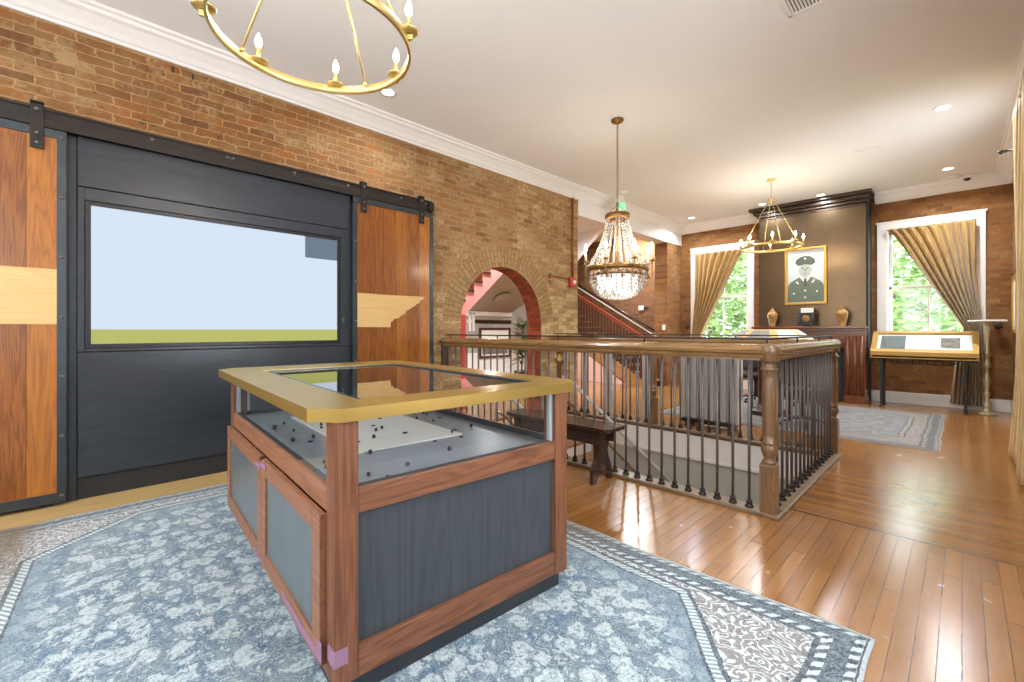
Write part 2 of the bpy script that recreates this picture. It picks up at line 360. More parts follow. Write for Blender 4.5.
def rug_mat(name, hx, hy, ox, oy, cut, pal, seed=0.0, brown=0.0, hn=None):
    """hx,hy half size of the rug; ox,oy half size of the eight-sided field; cut = where its corners are cut"""
    hn = hn or hy
    s = SH(name); uv = s.n('UVMap', None, uv_map='rug').outputs[0]; v = s.n('VectorMath', {0: uv, 3: 5.0}, operation='SCALE').outputs[0]; x, y, z = s.xyz(v)
    jit = s.math('MULTIPLY', s.math('SUBTRACT', s.noise(v, 30, 3), .5), .015)
    ax = s.math('ADD', s.math('ABSOLUTE', x), jit); ay = s.math('ADD', s.math('ABSOLUTE', y), jit)
    e = s.math('MINIMUM', s.math('SUBTRACT', hx, ax), s.math('MINIMUM', s.math('SUBTRACT', hy, y), s.math('ADD', y, hn)))       # distance from the rim
    d = s.math('MAXIMUM', s.math('SUBTRACT', ax, ox), s.math('SUBTRACT', ay, oy))
    d2 = s.math('SUBTRACT', s.math('ADD', s.math('MULTIPLY', ax, .78), s.math('MULTIPLY', ay, .626)), cut)
    d = s.math('MAXIMUM', d, d2)                                                       # <0 inside the field
    vs = s.n('VectorMath', {0: v, 1: (seed, seed*1.7, 0)}, operation='ADD').outputs[0]
    wob = s.n('TexNoise', {'Vector': vs, 'Scale': 9, 'Detail': 3}).outputs['Color']
    vw = s.n('VectorMath', {0: vs, 1: s.n('VectorMath', {0: wob, 3: .11}, operation='SCALE').outputs[0]}, operation='ADD').outputs[0]
    v1 = s.n('TexVoronoi', {'Vector': vw, 'Scale': 9.5, 'Randomness': .85}, feature='F1')
    v2 = s.n('TexVoronoi', {'Vector': vw, 'Scale': 24, 'Randomness': 1.0}, feature='F1')
    ve = s.n('TexVoronoi', {'Vector': vw, 'Scale': 13, 'Randomness': 1.0}, feature='DISTANCE_TO_EDGE')
    ve2 = s.n('TexVoronoi', {'Vector': vw, 'Scale': 30, 'Randomness': .9}, feature='DISTANCE_TO_EDGE')
    fine = s.noise(vs, 120, 3, .7); med = s.noise(vs, 24, 4, .7); big = s.noise(vs, 2.6, 4, .6)
    # worn flower heads: ragged pale patches with dark outlines over a mottled blue ground
    rag = s.math('ADD', v1.outputs[0], s.math('MULTIPLY', s.math('SUBTRACT', med, .5), 1.0))
    fieldbase = s.mix(s.mapr(s.math('ADD', s.math('MULTIPLY', big, .7), s.math('MULTIPLY', med, .3)), .42, .58), pal['blue'], pal['grey'])
    fieldbase = s.mix(s.mapr(s.noise(vs, 7, 3), .55, .7, 0, .5), fieldbase, pal['navy'])
    head = s.math('MULTIPLY', s.mapr(rag, .36, .46, 1, 0), s.mapr(rag, .10, .16, 0, 1))
    core = s.mapr(rag, .05, .09, 1, 0)
    fld = s.mix(s.math('MULTIPLY', s.math('MAXIMUM', head, core), s.mapr(fine, .3, .6, .45, .95)), fieldbase, pal['ivory'])
    ring_ = s.math('MULTIPLY', s.mapr(rag, .42, .47, 0, 1), s.mapr(rag, .47, .53, 1, 0))
    fld = s.mix(s.math('MULTIPLY', ring_, .5), fld, pal['navy'])
    leaf = s.mapr(s.math('ADD', v2.outputs[0], s.math('MULTIPLY', s.math('SUBTRACT', fine, .5), .5)), .18, .30, 1, 0)
    fld = s.mix(s.math('MULTIPLY', leaf, .75), fld, pal['ivory'])
    line = s.mapr(ve.outputs[0], .012, .035, 1, 0)
    fld = s.mix(s.math('MULTIPLY', line, s.mapr(med, .42, .58, 0, .6)), fld, pal['navy'])
    vine = s.mapr(s.math('ABSOLUTE', s.math('SUBTRACT', ve.outputs[0], .07)), .008, .022, 1, 0)
    fld = s.mix(s.math('MULTIPLY', vine, s.mapr(med, .40, .55, 0, .75)), fld, pal['ivory'])
    line2 = s.mapr(ve2.outputs[0], .03, .08, 1, 0)
    fld = s.mix(s.math('MULTIPLY', line2, s.mapr(fine, .42, .58, 0, .5)), fld, pal['navy'])
    med2 = s.math('SINE', s.math('ADD', s.math('MULTIPLY', s.math('ADD', v1.outputs[0], s.math('MULTIPLY', ve.outputs[0], .6)), 26), s.math('MULTIPLY', med, 9)))
    # border
    zig = s.math('ADD', s.math('PINGPONG', s.math('ADD', s.math('ADD', x, y), s.math('MULTIPLY', e, 1.9)), .03), s.math('MULTIPLY', s.math('SUBTRACT', med, .5), .03))
    ziga = s.mapr(zig, .010, .018)
    band = s.mix(s.mapr(med2, .2, .5), pal['pink'], s.mix(s.mapr(v2.outputs[0], .2, .3), pal['navy'], pal['ivory']))
    rim = s.ramp(e, [(0, pal['ivory']), (.012, pal['navy']), (.02, pal['ivory'])], 'CONSTANT')
    zone = lambda a, b: s.math('MULTIPLY', s.math('GREATER_THAN', e, a), s.math('LESS_THAN', e, b))
    zz = s.mix(ziga, pal['navy'], pal['ivory'])
    bor = s.mix(zone(.025, .055), rim, zz)
    nv = s.mix(s.mapr(med2, .3, .6, 0, .6), pal['navy'], pal['grey'])
    bor = s.mix(zone(.055, .12), bor, nv)
    bor = s.mix(zone(.12, .155), bor, zz)
    bor = s.mix(zone(.155, .175), bor, pal['navy'])
    bor = s.mix(s.math('GREATER_THAN', e, .175), bor, band)
    feather = s.mix(s.math('GREATER_THAN', s.math('PINGPONG', s.math('ADD', s.math('MULTIPLY', x, 1.0), s.math('MULTIPLY', y, -1.4)), .02), .011), pal['ivory'], pal['grey'])
    dz = lambda a, b: s.math('MULTIPLY', s.math('GREATER_THAN', d, a), s.math('LESS_THAN', d, b))
    bor = s.mix(dz(.012, .05), bor, feather)
    bor = s.mix(dz(0, .012), bor, pal['navy'])
    bor = s.mix(dz(.05, .07), bor, pal['navy'])
    col = s.mix(s.math('GREATER_THAN', d, 0.0), fld, bor)
    inner = s.mapr(d, -.16, -.02, 0, .75)
    col = s.mix(s.math('MULTIPLY', inner, s.math('LESS_THAN', d, 0.0)), col, s.mix(s.mapr(fine, .35, .65), pal['blue'], pal['grey']))
    # worn pile and browned corners
    col = s.mix(s.mapr(s.math('ADD', fine, s.math('MULTIPLY', med, .5)), .62, 1.0, 0, .5), col, pal['ivory'])
    col = s.mix(s.mapr(s.noise(vs, 45, 4, .8), .52, .7, 0, .45), col, pal['navy'])
    if brown:
        w1 = s.mapr(s.math('SUBTRACT', y, s.math('MULTIPLY', x, .15)), 1.1, 1.5, 0, 1)
        w1 = s.math('MULTIPLY', w1, s.mapr(x, 1.1, .6, 0, 1))
        w2 = s.math('MULTIPLY', s.mapr(x, -.5, -1.7, 0, 1), s.mapr(y, -1.20, -1.36, 0, 1))
        w = s.math('MULTIPLY', s.math('ADD', w1, w2, clamp=True), brown)
        col = s.mix(w, col, s.mix(s.mapr(fine, .4, .6), srgb(64, 50, 34), srgb(132, 108, 74)))
    h = s.math('ADD', s.math('MULTIPLY', fine, .6), s.math('MULTIPLY', med, .4))
    return s.bsdf(col=col, rough=.95, nrm=s.bump(h, .5, .006), sheen=.15, spec=.15)
PAL = dict(blue=srgb(70, 104, 132), grey=srgb(112, 128, 138), ivory=srgb(200, 211, 213), navy=srgb(42, 54, 72), pink=srgb(128, 116, 114))
M['rug'] = rug_mat('blue vintage rug pile', 2.05, 1.5, 1.73, 1.22, 1.80, PAL, 0.0, .8, 1.86)
PAL2 = dict(blue=srgb(92, 98, 108), grey=srgb(116, 114, 114), ivory=srgb(150, 144, 138), navy=srgb(58, 60, 66), pink=srgb(116, 104, 98))
M['rug2'] = rug_mat('pale grey vintage rug pile', 1.6, 1.45, 1.22, 1.05, 1.45, PAL2, 3.0, 0)

# ------------------------------------------------------------------ the setting
LW, RW, FY, BY, CZ = -4.78, .56, 10.45, -3.2, 3.78     # left, right, far, back, ceiling
AC, AR, AS = 4.548, .816, 1.42                          # arch centre, radius, spring height
AX = [(AC-AR, 0.0)] + [(AC-AR*math.cos(t), AS+AR*math.sin(t)) for t in [PI*i/28 for i in range(29)]] + [(AC+AR, 0.0)]
WT = .31
# floor with the stairwell cut out
WX0, WX1, WY0, WY1 = -4.78, -.98, 3.50, 5.58
mb = MB()
for x0, x1, y0, y1 in [(LW, RW, BY, WY0), (WX1, RW, WY0, WY1), (LW, RW, WY1, FY), (-9.2, LW, BY+2, FY)]:
    mb.box(x0, x1, y0, y1, -.12, 0)
struct(mb.build('floor', M['floor']))
mb = MB().box(-9.2, RW+.3, BY-.3, FY+.3, CZ, CZ+.12); struct(mb.build('ceiling', M['ceil']))

# left wall with the arch, ending at the hall opening, pier, header beam
LEND, PIER = 6.34, 9.74
mb = MB()
poly = [(BY, 0.0)] + AX + [(LEND, 0.0), (LEND, CZ), (BY, CZ)]
mb.prism(poly, LW-WT, LW, 'X')
ol = mb.build('wall_left', [M['brick_left'], M['arch_soffit']]); struct(ol)
for p in ol.data.polygons:
    c = p.center; rr = math.hypot(c.y-AC, max(0, c.z-AS))
    if abs(p.normal.x) < .5 and AC-AR-.01 < c.y < AC+AR+.01 and c.z < AS+AR+.02 and rr < AR+.02: p.material_index = 1
# rowlock ring flush over the arch
mb = MB(); R0, R1 = AR, AR+.30
inn = [(AC-R0*math.cos(t), AS+R0*math.sin(t)) for t in [PI*i/32 for i in range(33)]]
out = [(AC-R1*math.cos(t), AS+R1*math.sin(t)) for t in [PI*i/32 for i in range(33)]]
for i in range(32): mb.prism([inn[i], inn[i+1], out[i+1], out[i]], LW-.01, LW+.004, 'X')
struct(mb.build('trim_1', M['arch_ring']))
mb = MB().box(LW-WT, LW, PIER, FY, 0, CZ-.42); struct(mb.build('wall_pier', M['brick_side']))
# white header beam over the opening
mb = MB().box(LW-WT, LW+.02, LEND, FY, CZ-.45, CZ); struct(mb.build('trim_2', M['white']))

# far wall with two window openings
W1 = (-4.40, -3.28, 1.02, 3.08); W2 = (-.96, .14, 1.02, 3.10)
mb = MB(); T = .32
xs = [LW-WT, W1[0], W1[1], W2[0], W2[1], RW+.3]
for a, b in ((xs[0], xs[1]), (xs[2], xs[3]), (xs[4], xs[5])): mb.box(a, b, FY, FY+T, 0, CZ)
for w in (W1, W2): mb.box(w[0], w[1], FY, FY+T, 0, w[2]); mb.box(w[0], w[1], FY, FY+T, w[3], CZ)
struct(mb.build('wall_far', M['brick_far']))
# right wall with windows (one behind the tied curtain, others behind the camera)
WR = [(5.9, 7.5, .9, 3.1), (1.2, 2.6, .9, 3.1), (-2.3, -.9, .9, 3.1)]
mb = MB(); ys = BY-.3
for w in sorted(WR):
    mb.box(RW, RW+.3, ys, w[0], 0, CZ); mb.box(RW, RW+.3, w[0], w[1], 0, w[2]); mb.box(RW, RW+.3, w[0], w[1], w[3], CZ); ys = w[1]
mb.box(RW, RW+.3, ys, FY, 0, CZ); struct(mb.build('wall_right', M['brick_side']))
WB = [(-4.2, -2.9, .8, 3.1), (-1.8, -.5, .8, 3.1)]
mb = MB(); x0 = LW-WT
for w in WB:
    mb.box(x0, w[0], BY-.3, BY, 0, CZ); mb.box(w[0], w[1], BY-.3, BY, 0, w[2]); mb.box(w[0], w[1], BY-.3, BY, w[3], CZ); x0 = w[1]
mb.box(x0, RW, BY-.3, BY, 0, CZ); struct(mb.build('wall_back', M['greywall']))

# windows: casing, sashes, muntins, pane
WN = 0
def window(w, axis, at, inward, casing=.13, cut=True):
    """axis X: window in a wall along X at y=at, inward = sign of the room side"""
    global WN; WN += 1
    a0, a1, z0, z1 = w
    root = bpy.data.objects.new('window_%d' % WN, None); COL.objects.link(root); root['kind'] = 'structure'
    def B(mb, p0, p1, q0, q1, zz0, zz1, bev=.006):
        q0, q1 = sorted((at+inward*q0, at+inward*q1))
        if axis == 'X': mb.box(p0, p1, q0, q1, zz0, zz1, bev)
        else: mb.box(q0, q1, p0, p1, zz0, zz1, bev)
    c = MB()
    B(c, a0-casing, a0, -.02, .03, z0, z1); B(c, a1, a1+casing, -.02, .03, z0, z1)
    B(c, a0-casing, a1+casing, -.02, .035, z1, z1+casing); B(c, a0-casing-.02, a1+casing+.02, -.02, .045, z1+casing-.012, z1+casing+.02)
    B(c, a0-casing-.04, a1+casing+.04, -.05, .08, z0-.04, z0); B(c, a0-casing, a1+casing, -.02, .025, z0-.16, z0-.04)
    for p in (a0, a1-.02): B(c, p, p+.02, -.3, 0, z0, z1)
    B(c, a0, a1, -.3, 0, z1-.02, z1); B(c, a0, a1, -.3, 0, z0, z0+.02)
    c.build('window_casing', M['white'], root)
    f = MB(); zm = (z0+z1)/2; am = (a0+a1)/2
    for zz0, zz1, q in ((z0+.02, zm+.02, -.14), (zm-.02, z1-.02, -.19)):
        for p0, p1 in ((a0+.02, a0+.07), (a1-.07, a1-.02)): B(f, p0, p1, q-.02, q+.02, zz0, zz1)
        B(f, a0+.02, a1-.02, q-.02, q+.02, zz0, zz0+.05); B(f, a0+.02, a1-.02, q-.02, q+.02, zz1-.045, zz1)
        B(f, am-.014, am+.014, q-.012, q+.012, zz0, zz1)
    f.build('window_sash', M['white'], root)
    g = MB(); B(g, a0+.05, a1-.05, -.142, -.138, z0+.04, zm, 0); B(g, a0+.05, a1-.05, -.192, -.188, zm, z1-.04, 0)
    g.build('window_pane', M['winglass'], root)
window(W1, 'X', FY, -1); window(W2, 'X', FY, -1)
for w in WR: window(w, 'Y', RW, -1)
for w in WB: window(w, 'X', BY, 1)

# crown mouldings
CP = [(0, -.18), (.02, -.18), (.03, -.16), (.045, -.15), (.07, -.115), (.12, -.065), (.15, -.05), (.16, -.03), (.185, -.02), (.19, 0), (0, 0)]
def crown(name, p0, p1, side):
    mb = MB()
    if p0[0] == p1[0]: mb.prism([(p0[0]+side*a, CZ+b) for a, b in CP], p0[1], p1[1], 'Y')
    else: mb.prism([(p0[1]+side*a, CZ+b) for a, b in CP], p0[0], p1[0], 'X')
    struct(mb.build(name, M['white']))
crown('trim_3', (LW, BY), (LW, LEND-.12), 1); crown('trim_4', (LW+.02, LEND-.12), (LW+.02, FY), 1)
crown('trim_5', (RW, BY), (RW, FY), -1); crown('trim_6', (LW, FY), (-3.0, FY), -1); crown('trim_7', (-1.12, FY), (RW, FY), -1); crown('trim_8', (LW, BY), (RW, BY), 1)
def baseb(name, x0, x1, y0, y1, h=.2):
    mb = MB().box(x0, x1, y0, y1, 0, h, .008); struct(mb.build(name, M['white']))
baseb('baseboard_far', -1.17, RW, FY-.03, FY); baseb('baseboard_far_window', LW, -2.98, FY-.03, FY)
baseb('baseboard_right', RW-.03, RW, BY, FY-.03); baseb('baseboard_back', LW, RW, BY, BY+.03)

# bronze clad chimney breast with its dark cornice
CX0, CX1, CY = -2.92, -1.20, 10.05
mb = MB().box(CX0, CX1, CY, FY, 0, CZ-.2, .004); struct(mb.build('wall_chimney', M['bronze']))
mb = MB().box(CX1-.012, CX1+.03, CY+.02, FY, 0, CZ-.2, .004).box(CX0-.02, CX0+.012, CY+.02, FY, 0, CZ-.2, .004).box(-2.137, -2.123, CY-.006, CY, 1.4, CZ-.2)
struct(mb.build('trim_9', M['matteblack']))
mb = MB()
for k, (o, z0, z1) in enumerate([(.015, -.24, -.19), (.05, -.19, -.13), (.10, -.13, -.06), (.17, -.06, 0)]):
    mb.box(CX0-o, CX1+o*.55, CY-o, FY, CZ+z0, CZ+z1, .012)
struct(mb.build('trim_10', M['cornice']))

# the stairwell below
M['wellwall'] = plain('stairwell grey paint', srgb(186, 184, 176), .75, var=.03, scale=2)
mb = MB().box(WX0-WT, WX1+.1, WY1, WY1+.1, -2.9, -.3); struct(mb.build('wall_stairwell_far', M['wellwall']))
mb = MB().box(WX1, WX1+.1, WY0, WY1, -2.9, -.12); struct(mb.build('wall_stairwell_right', M['wellwall']))
mb = MB().box(WX0-WT, WX1+.1, WY0-.1, WY0, -2.9, -.12); struct(mb.build('wall_stairwell_near', M['wellwall']))
mb = MB().box(WX0-WT-.1, WX0-WT, WY0, WY1, -2.9, -.12); struct(mb.build('wall_stairwell_left', M['wellwall']))
mb = MB().box(WX0-WT, WX1+.1, WY0-.1, WY1+.1, -3.0, -2.9); struct(mb.build('floor_lower', M['floor']))
mb = MB().box(WX0, WX1, WY1-.02, WY1, -.33, -.035, .004).box(WX0, WX1, WY1-.028, WY1, -.34, -.30, .004); struct(mb.build('trim_11', M['white']))
M['litfloor'] = wood('oak floor with light painted in', srgb(206, 178, 122), srgb(176, 142, 90), 'Y', .4, knots=.2)
mb = MB().box(LW+.02, -4.33, BY+.03, 2.30, 0, .005, .002); struct(mb.build('floor_lit_strip', M['litfloor']))  # light lying on the floor boards, painted in as a paler strip
# edge nosings round the opening
mb = MB().box(WX0, WX1+.11, WY0-.10, WY0+.05, .0, .028, .006); mb.box(WX1-.05, WX1+.11, WY0, WY1+.03, 0, .028, .006); mb.box(WX0, WX1, WY1-.05, WY1+.09, 0, .024, .006)
M['nosing'] = wood('worn grey oak edge', srgb(150, 128, 104), srgb(104, 82, 62), 'X', .35)
struct(mb.build('trim_12', M['nosing']))

# the hall seen through the arch and the opening
HX = -8.8
mb = MB().box(HX-.2, HX, BY+2, FY, 0, CZ); struct(mb.build('wall_hall_back', M['greywall']))
mb = MB().box(HX, LW-WT, FY, FY+.3, 0, CZ); struct(mb.build('wall_hall_far', M['brick_hall']))
mb = MB().box(HX, LW-WT, 2.0, 2.2, 0, CZ); struct(mb.build('wall_hall_near', M['greywall']))
mb = MB().box(HX, HX+.02, 2.2, 9.2, 0, .68, .004).box(HX, HX+.035, 2.2, 9.2, .66, .71, .004); struct(mb.build('trim_13', M['white']))
mb = MB().prism([(HX, 1.78), (-6.85, 2.62), (-6.85, 2.72), (HX, 1.9)], 5.2, 8.62, 'Y'); struct(mb.build('ceiling_hall', M['greywall']))
mb = MB().box(HX, HX+.06, 5.2, 8.62, 1.66, 1.78, .02); struct(mb.build('trim_14', M['white']))

# ------------------------------------------------------------------ sky, window fill lamps, trees
w = bpy.data.worlds.new('sky'); SC.world = w; w.use_nodes = True
bg = w.node_tree.nodes['Background']; bg.inputs[0].default_value = (.84, .92, 1.0, 1); bg.inputs[1].default_value = 4.6
def portal(loc, rot, sx, sy):
    l = bpy.data.lights.new('window_portal', 'AREA'); l.shape = 'RECTANGLE'; l.size = sx; l.size_y = sy
    l.cycles.is_portal = True
    o = bpy.data.objects.new('window_portal', l); COL.objects.link(o); o.location = loc; o.rotation_euler = rot
for ww in (W1, W2): portal(((ww[0]+ww[1])/2, FY+.3, (ww[2]+ww[3])/2), (-PI/2, 0, 0), ww[1]-ww[0], ww[3]-ww[2])
for ww in WR: portal((RW+.28, (ww[0]+ww[1])/2, (ww[2]+ww[3])/2), (0, PI/2, 0), ww[3]-ww[2], ww[1]-ww[0])
for ww in WB: portal(((ww[0]+ww[1])/2, BY-.28, (ww[2]+ww[3])/2), (PI/2, 0, 0), ww[1]-ww[0], ww[3]-ww[2])
def daylight(loc, rot, sx, sy, e):  # fill lamps added outside the unseen windows, on top of the sky
    l = bpy.data.lights.new('window_daylight', 'AREA'); l.shape = 'RECTANGLE'; l.size = sx; l.size_y = sy; l.energy = e; l.color = (.86, .93, 1.0)  # added fill lamp, on top of the sky light
    o = bpy.data.objects.new('window_daylight', l); COL.objects.link(o); o.location = loc; o.rotation_euler = rot
for ww in WB: daylight(((ww[0]+ww[1])/2, BY-.32, (ww[2]+ww[3])/2), (PI/2, 0, 0), ww[1]-ww[0], ww[3]-ww[2], 8)  # added fill lamps outside the unseen windows
for ww in WR[1:]: daylight((RW+.32, (ww[0]+ww[1])/2, (ww[2]+ww[3])/2), (0, PI/2, 0), ww[3]-ww[2], ww[1]-ww[0], 10)
M['ground'] = plain('lawn', srgb(120, 150, 80), .9, var=.2)
mb = MB().box(-30, 25, FY+.5, 60, -4.2, -4.0); struct(mb.build('ground', M['ground']))
M['treeleaf'] = plain('tree leaf', srgb(112, 140, 78), .6, var=.5, scale=1.3)
M['bark'] = plain('bark', srgb(90, 76, 60), .9, var=.2)
def tree(x, y, top, r, label, seed):
    rg = random.Random(seed)
    t = empty('leafy_tree', (x, y, -4.0), 0, label, 'tree')
    MB().tube((0, 0, 0), (0, 0, top+4-r), .22, .10).build('trunk', M['bark'], t)
    mb = MB()
    for _ in range(5200):
        while True:
            p = Vector((rg.uniform(-1, 1), rg.uniform(-1, 1), rg.uniform(-1, 1)))
            if .25 < p.length < 1: break
        p = Vector((p.x*r, p.y*r, p.z*(top+2.4)/2 + top+4-(top+2.4)/2))
        n = Vector((rg.gauss(0, 1), rg.gauss(0, 1), rg.gauss(0, 1))).normalized(); q = n.to_track_quat('Z', 'Y'); s = rg.uniform(.07, .15)
        mb.quad(*[p + q @ Vector(c) for c in ((-s, 0, 0), (0, -s*.55, 0), (s, 0, .03), (0, s*.55, 0))])
    mb.build('foliage', M['treeleaf'], t)
tree(-6.2, 16.0, 5.0, 2.1, 'leafy green tree outside the window beside the bronze chimney wall', 1)
tree(-1.4, 16.4, 4.6, 2.3, 'leafy green tree outside the window behind the sloped display case', 2)
tree(-8.6, 22.5, 6.0, 3.0, 'farther green tree behind the one outside the chimney side window', 3)
tree(-1.0, 22.6, 5.2, 3.0, 'farther green tree behind the one outside the display case window', 4)

# ------------------------------------------------------------------ recessed lights and ceiling fittings
dl0 = None
def downlight(x, y, label, power=17):
    global dl0
    if dl0 is None:
        dl0 = empty('recessed_light', (x, y, CZ), 0, label, 'light')
        MB().lathe([(.062, -.004), (.085, -.008), (.09, -.002), (.09, 0), (.062, 0)], n=24).build('trim_ring', M['white'], dl0)
        MB().lathe([(.001, -.004), (.064, -.004), (.064, -.001), (.001, -.001)], n=24).build('lens', M['downlens'], dl0)
    else: dup(dl0, (x, y, CZ), 0, label)
    l = bpy.data.lights.new('ceiling_lamp_or_fill', 'AREA'); l.shape = 'DISK'; l.size = .13; l.energy = power; l.color = (.90, .97, .99); l.spread = math.radians(150)
    o = bpy.data.objects.new('ceiling_lamp_or_fill', l); COL.objects.link(o); o.location = (x, y, CZ-.012)
for x, y, lb in [(-.15, 6.89, 'round recessed ceiling light nearest the pale curtain rod end'), (-.15, 9.55, 'round recessed ceiling light beside the slotted vent and dome camera'),
                 (-4.2, 2.32, 'round recessed ceiling light just below the near ring chandelier'), (-1.82, 9.75, 'round recessed ceiling light in front of the dark cornice'),
                 (-4.2, 9.7, 'round recessed ceiling light in the corner by the far left vent'), (-2.76, 9.65, 'round recessed ceiling light behind the hub of the far ring chandelier')]:
    downlight(x, y, lb, 6 if (x < -4 and y < 5) else ((18 if y > 8 else 26) if x > -1 else 15))
for x, y in [(-.15, 3.0), (-.15, 1.0), (-.15, -1.2), (-2.3, -1.2), (-3.6, -1.2)]:  # unseen lamps added to light the near end, no fixtures
    l = bpy.data.lights.new('ceiling_lamp_or_fill', 'AREA'); l.shape = 'DISK'; l.size = .13; l.energy = 11; l.color = (.90, .97, .99); l.spread = math.radians(150)
    o = bpy.data.objects.new('ceiling_lamp_or_fill', l); COL.objects.link(o); o.location = (x, y, CZ-.012)
def vent(x, y, sx, sy, label, slats, rz=0):
    t = empty('ceiling_vent', (x, y, CZ), rz, label, 'vent')
    f = MB()
    for a, b, c, d in ((-sx, sx, -sy, -sy+.03), (-sx, sx, sy-.03, sy), (-sx, -sx+.03, -sy, sy), (sx-.03, sx, -sy, sy)): f.box(a, b, c, d, -.016, 0, .004)
    f.build('frame', M['white'], t)
    MB().box(-sx+.02, sx-.02, -sy+.02, sy-.02, -.003, -.001).build('backing', M['matteblack'], t)
    n = slats; sl = None
    for k in range(n):
        c = -sx+.03+(2*sx-.06)*(k+.5)/n
        if sl is None: sl = MB().box(-.006, .006, -sy+.03, sy-.03, -.013, -.003).build('slat', M['white'], t); sl.location = (c, 0, 0)
        else: dup_part(sl, t, (c, 0, 0))
vent(-.80, 3.86, .16, .16, 'white louvred ceiling vent cut by the upper edge of the photo', 12)
vent(-.17, 10.08, .16, .05, 'narrow slotted ceiling vent beside the dome camera', 3)
vent(-4.0, 10.05, .15, .06, 'small slotted ceiling vent near the far left corner', 3)
t = empty('dome_camera', (.06, 10.2, CZ), 0, 'white dome security camera on the ceiling by the crown', 'camera')
MB().lathe([(.075, 0), (.075, -.03), (.062, -.045), (.05, -.047)], n=20).build('housing', M['white'], t)
MB().lathe([(.045, -.046), (.04, -.065), (.025, -.08), (.004, -.085)], n=16).build('lens_dome', M['black'], t)
o = MB().box(-1.06, -.78, 7.7, 8.0, CZ-.01, CZ, .004).build('access_panel', M['ceil']); tag(o, 'flush square access panel in the plain ceiling', 'panel')
t = empty('smoke_detector', (-4.25, 7.0, CZ), 0, 'white round detector on the ceiling behind the crystal chandelier', 'detector')
MB().lathe([(.07, 0), (.07, -.02), (.055, -.04), (.01, -.042)], n=20).build('housing', M['white'], t)

# exit sign
t = empty('exit_sign', (-4.45, 7.2, CZ), math.radians(90), 'green lit exit sign hanging behind the crystal chandelier', 'sign')
MB().box(-.15, .15, -.025, .025, -.30, -.06, .008).build('housing', M['white'], t)
MB().box(-.06, .06, -.03, .03, -.06, 0, .006).build('bracket', M['white'], t)
M['exitgreen'] = emit('exit letter glow', (.03, .75, .22), 1.6)
cu = bpy.data.curves.new('lettering', 'FONT'); cu.body = 'EXIT'; cu.size = .17; cu.align_x = 'CENTER'; cu.extrude = .002; cu.materials.append(M['exitgreen'])
o = bpy.data.objects.new('lettering', cu); COL.objects.link(o); me = bpy.data.meshes.new_from_object(o.evaluated_get(bpy.context.evaluated_depsgraph_get())); bpy.data.objects.remove(o)
o = bpy.data.objects.new('lettering', me); COL.objects.link(o); o.parent = t; o.location = (0, -.028, -.245); o.rotation_euler = (PI/2, 0, 0)

# ------------------------------------------------------------------ sliding doors, track, panel unit, wall screen
PX = -4.72
DT = -4.665   # face of sliding doors
def barn_door(y0, y1, label, inlay, hang):
    t = empty('barn_door', (DT, (y0+y1)/2, .03), 0, label, 'door'); h = (y1-y0)/2; Z = 2.735
    MB().box(-.045, 0, -h+.03, h-.03, .03, Z-.03).build('board_panel', M['fir'], t)
    f = MB(); fw = .052
    f.box(-.05, .008, -h, -h+fw, 0, Z, .003); f.box(-.05, .008, h-fw, h, 0, Z, .003)
    f.box(-.05, .0075, -h, h, 0, .075, .003); f.box(-.05, .0075, -h, h, Z-.06, Z, .003)
    f.build('steel_frame', M['steel'], t)
    b = None
    for s in (-1, 1):
        for k in range(7):
            zz = .05+k*(Z-.1)/6
            nb = MB().lathe([(.013, 0), (.012, .006), (.007, .011), (.001, .012)], (.008, s*(h-fw/2), zz), 10, 'X').build('bolt', M['iron'], t)
    MB().prism(inlay, -.002, .004, 'X').build('wood_inlay', M['maple'], t, 'pale state shaped wood inlay')
    for hy in hang:
        g = MB().box(.008, .018, hy-.035, hy+.035, Z-.16, Z+.17, .003).box(-.03, .018, hy-.035, hy+.035, Z+.155, Z+.18, .003).build('hanger_strap', M['blacksteel'], t)
        MB().lathe([(.012, 0), (.011, .008), (.001, .009)], (.018, hy, Z-.05), 10, 'X').lathe([(.012, 0), (.011, .008), (.001, .009)], (.018, hy, Z-.12), 10, 'X').lathe([(.016, 0), (.014, .008), (.001, .009)], (.018, hy, Z+.12), 10, 'X').build('hanger_bolt', M['iron'], g)
    return t
jag = [(.885, 1.71), (.84, 1.665), (.82, 1.665), (.80, 1.63), (.76, 1.615), (.74, 1.59), (.70, 1.575), (.66, 1.545), (.62, 1.53), (.60, 1.49), (.55, 1.47), (.52, 1.44), (.46, 1.43), (.44, 1.40), (.42, 1.40), (.41, 1.333)]
rd0, rd1 = 2.152, 3.20
c = (rd0+rd1)/2
inl = [(rd0+.052-c, 1.333-.03), (rd0+.052-c, 1.712-.03), (rd0+.35-c, 1.705-.03)] + [(2.205-.01+a-c, z-.03) for a, z in jag]
barn_door(rd0, rd1, 'orange plank sliding door between dark panel and brick wall, with the stepped pale inlay', inl, (-.40, .35))
ld0, ld1 = -1.10, -.048; c = (ld0+ld1)/2
inl = [(-.30, 1.342-.03), (-.36, 1.44-.03), (-.33, 1.58-.03), (-.38, 1.745-.03), (ld1-.052-c, 1.745-.03), (ld1-.052-c, 1.342-.03)]
barn_door(ld0, ld1, 'orange plank sliding door cut by the photo edge, with a straight pale inlay band', inl, (-.36, .375))
t = empty('sliding_door_track', (PX, 1.0, 2.775), 0, 'long black steel track above the wall screen', 'track')
MB().box(-.06, .052, -2.3, 2.19, .0, .135, .004).build('mounting_board', M['blacksteel'], t)
MB().box(.052, .066, -2.3, 2.19, -.005, .06, .003).box(.052, .062, -2.3, 2.19, .115, .135, .003).build('rail_bar', M['blacksteel'], t)
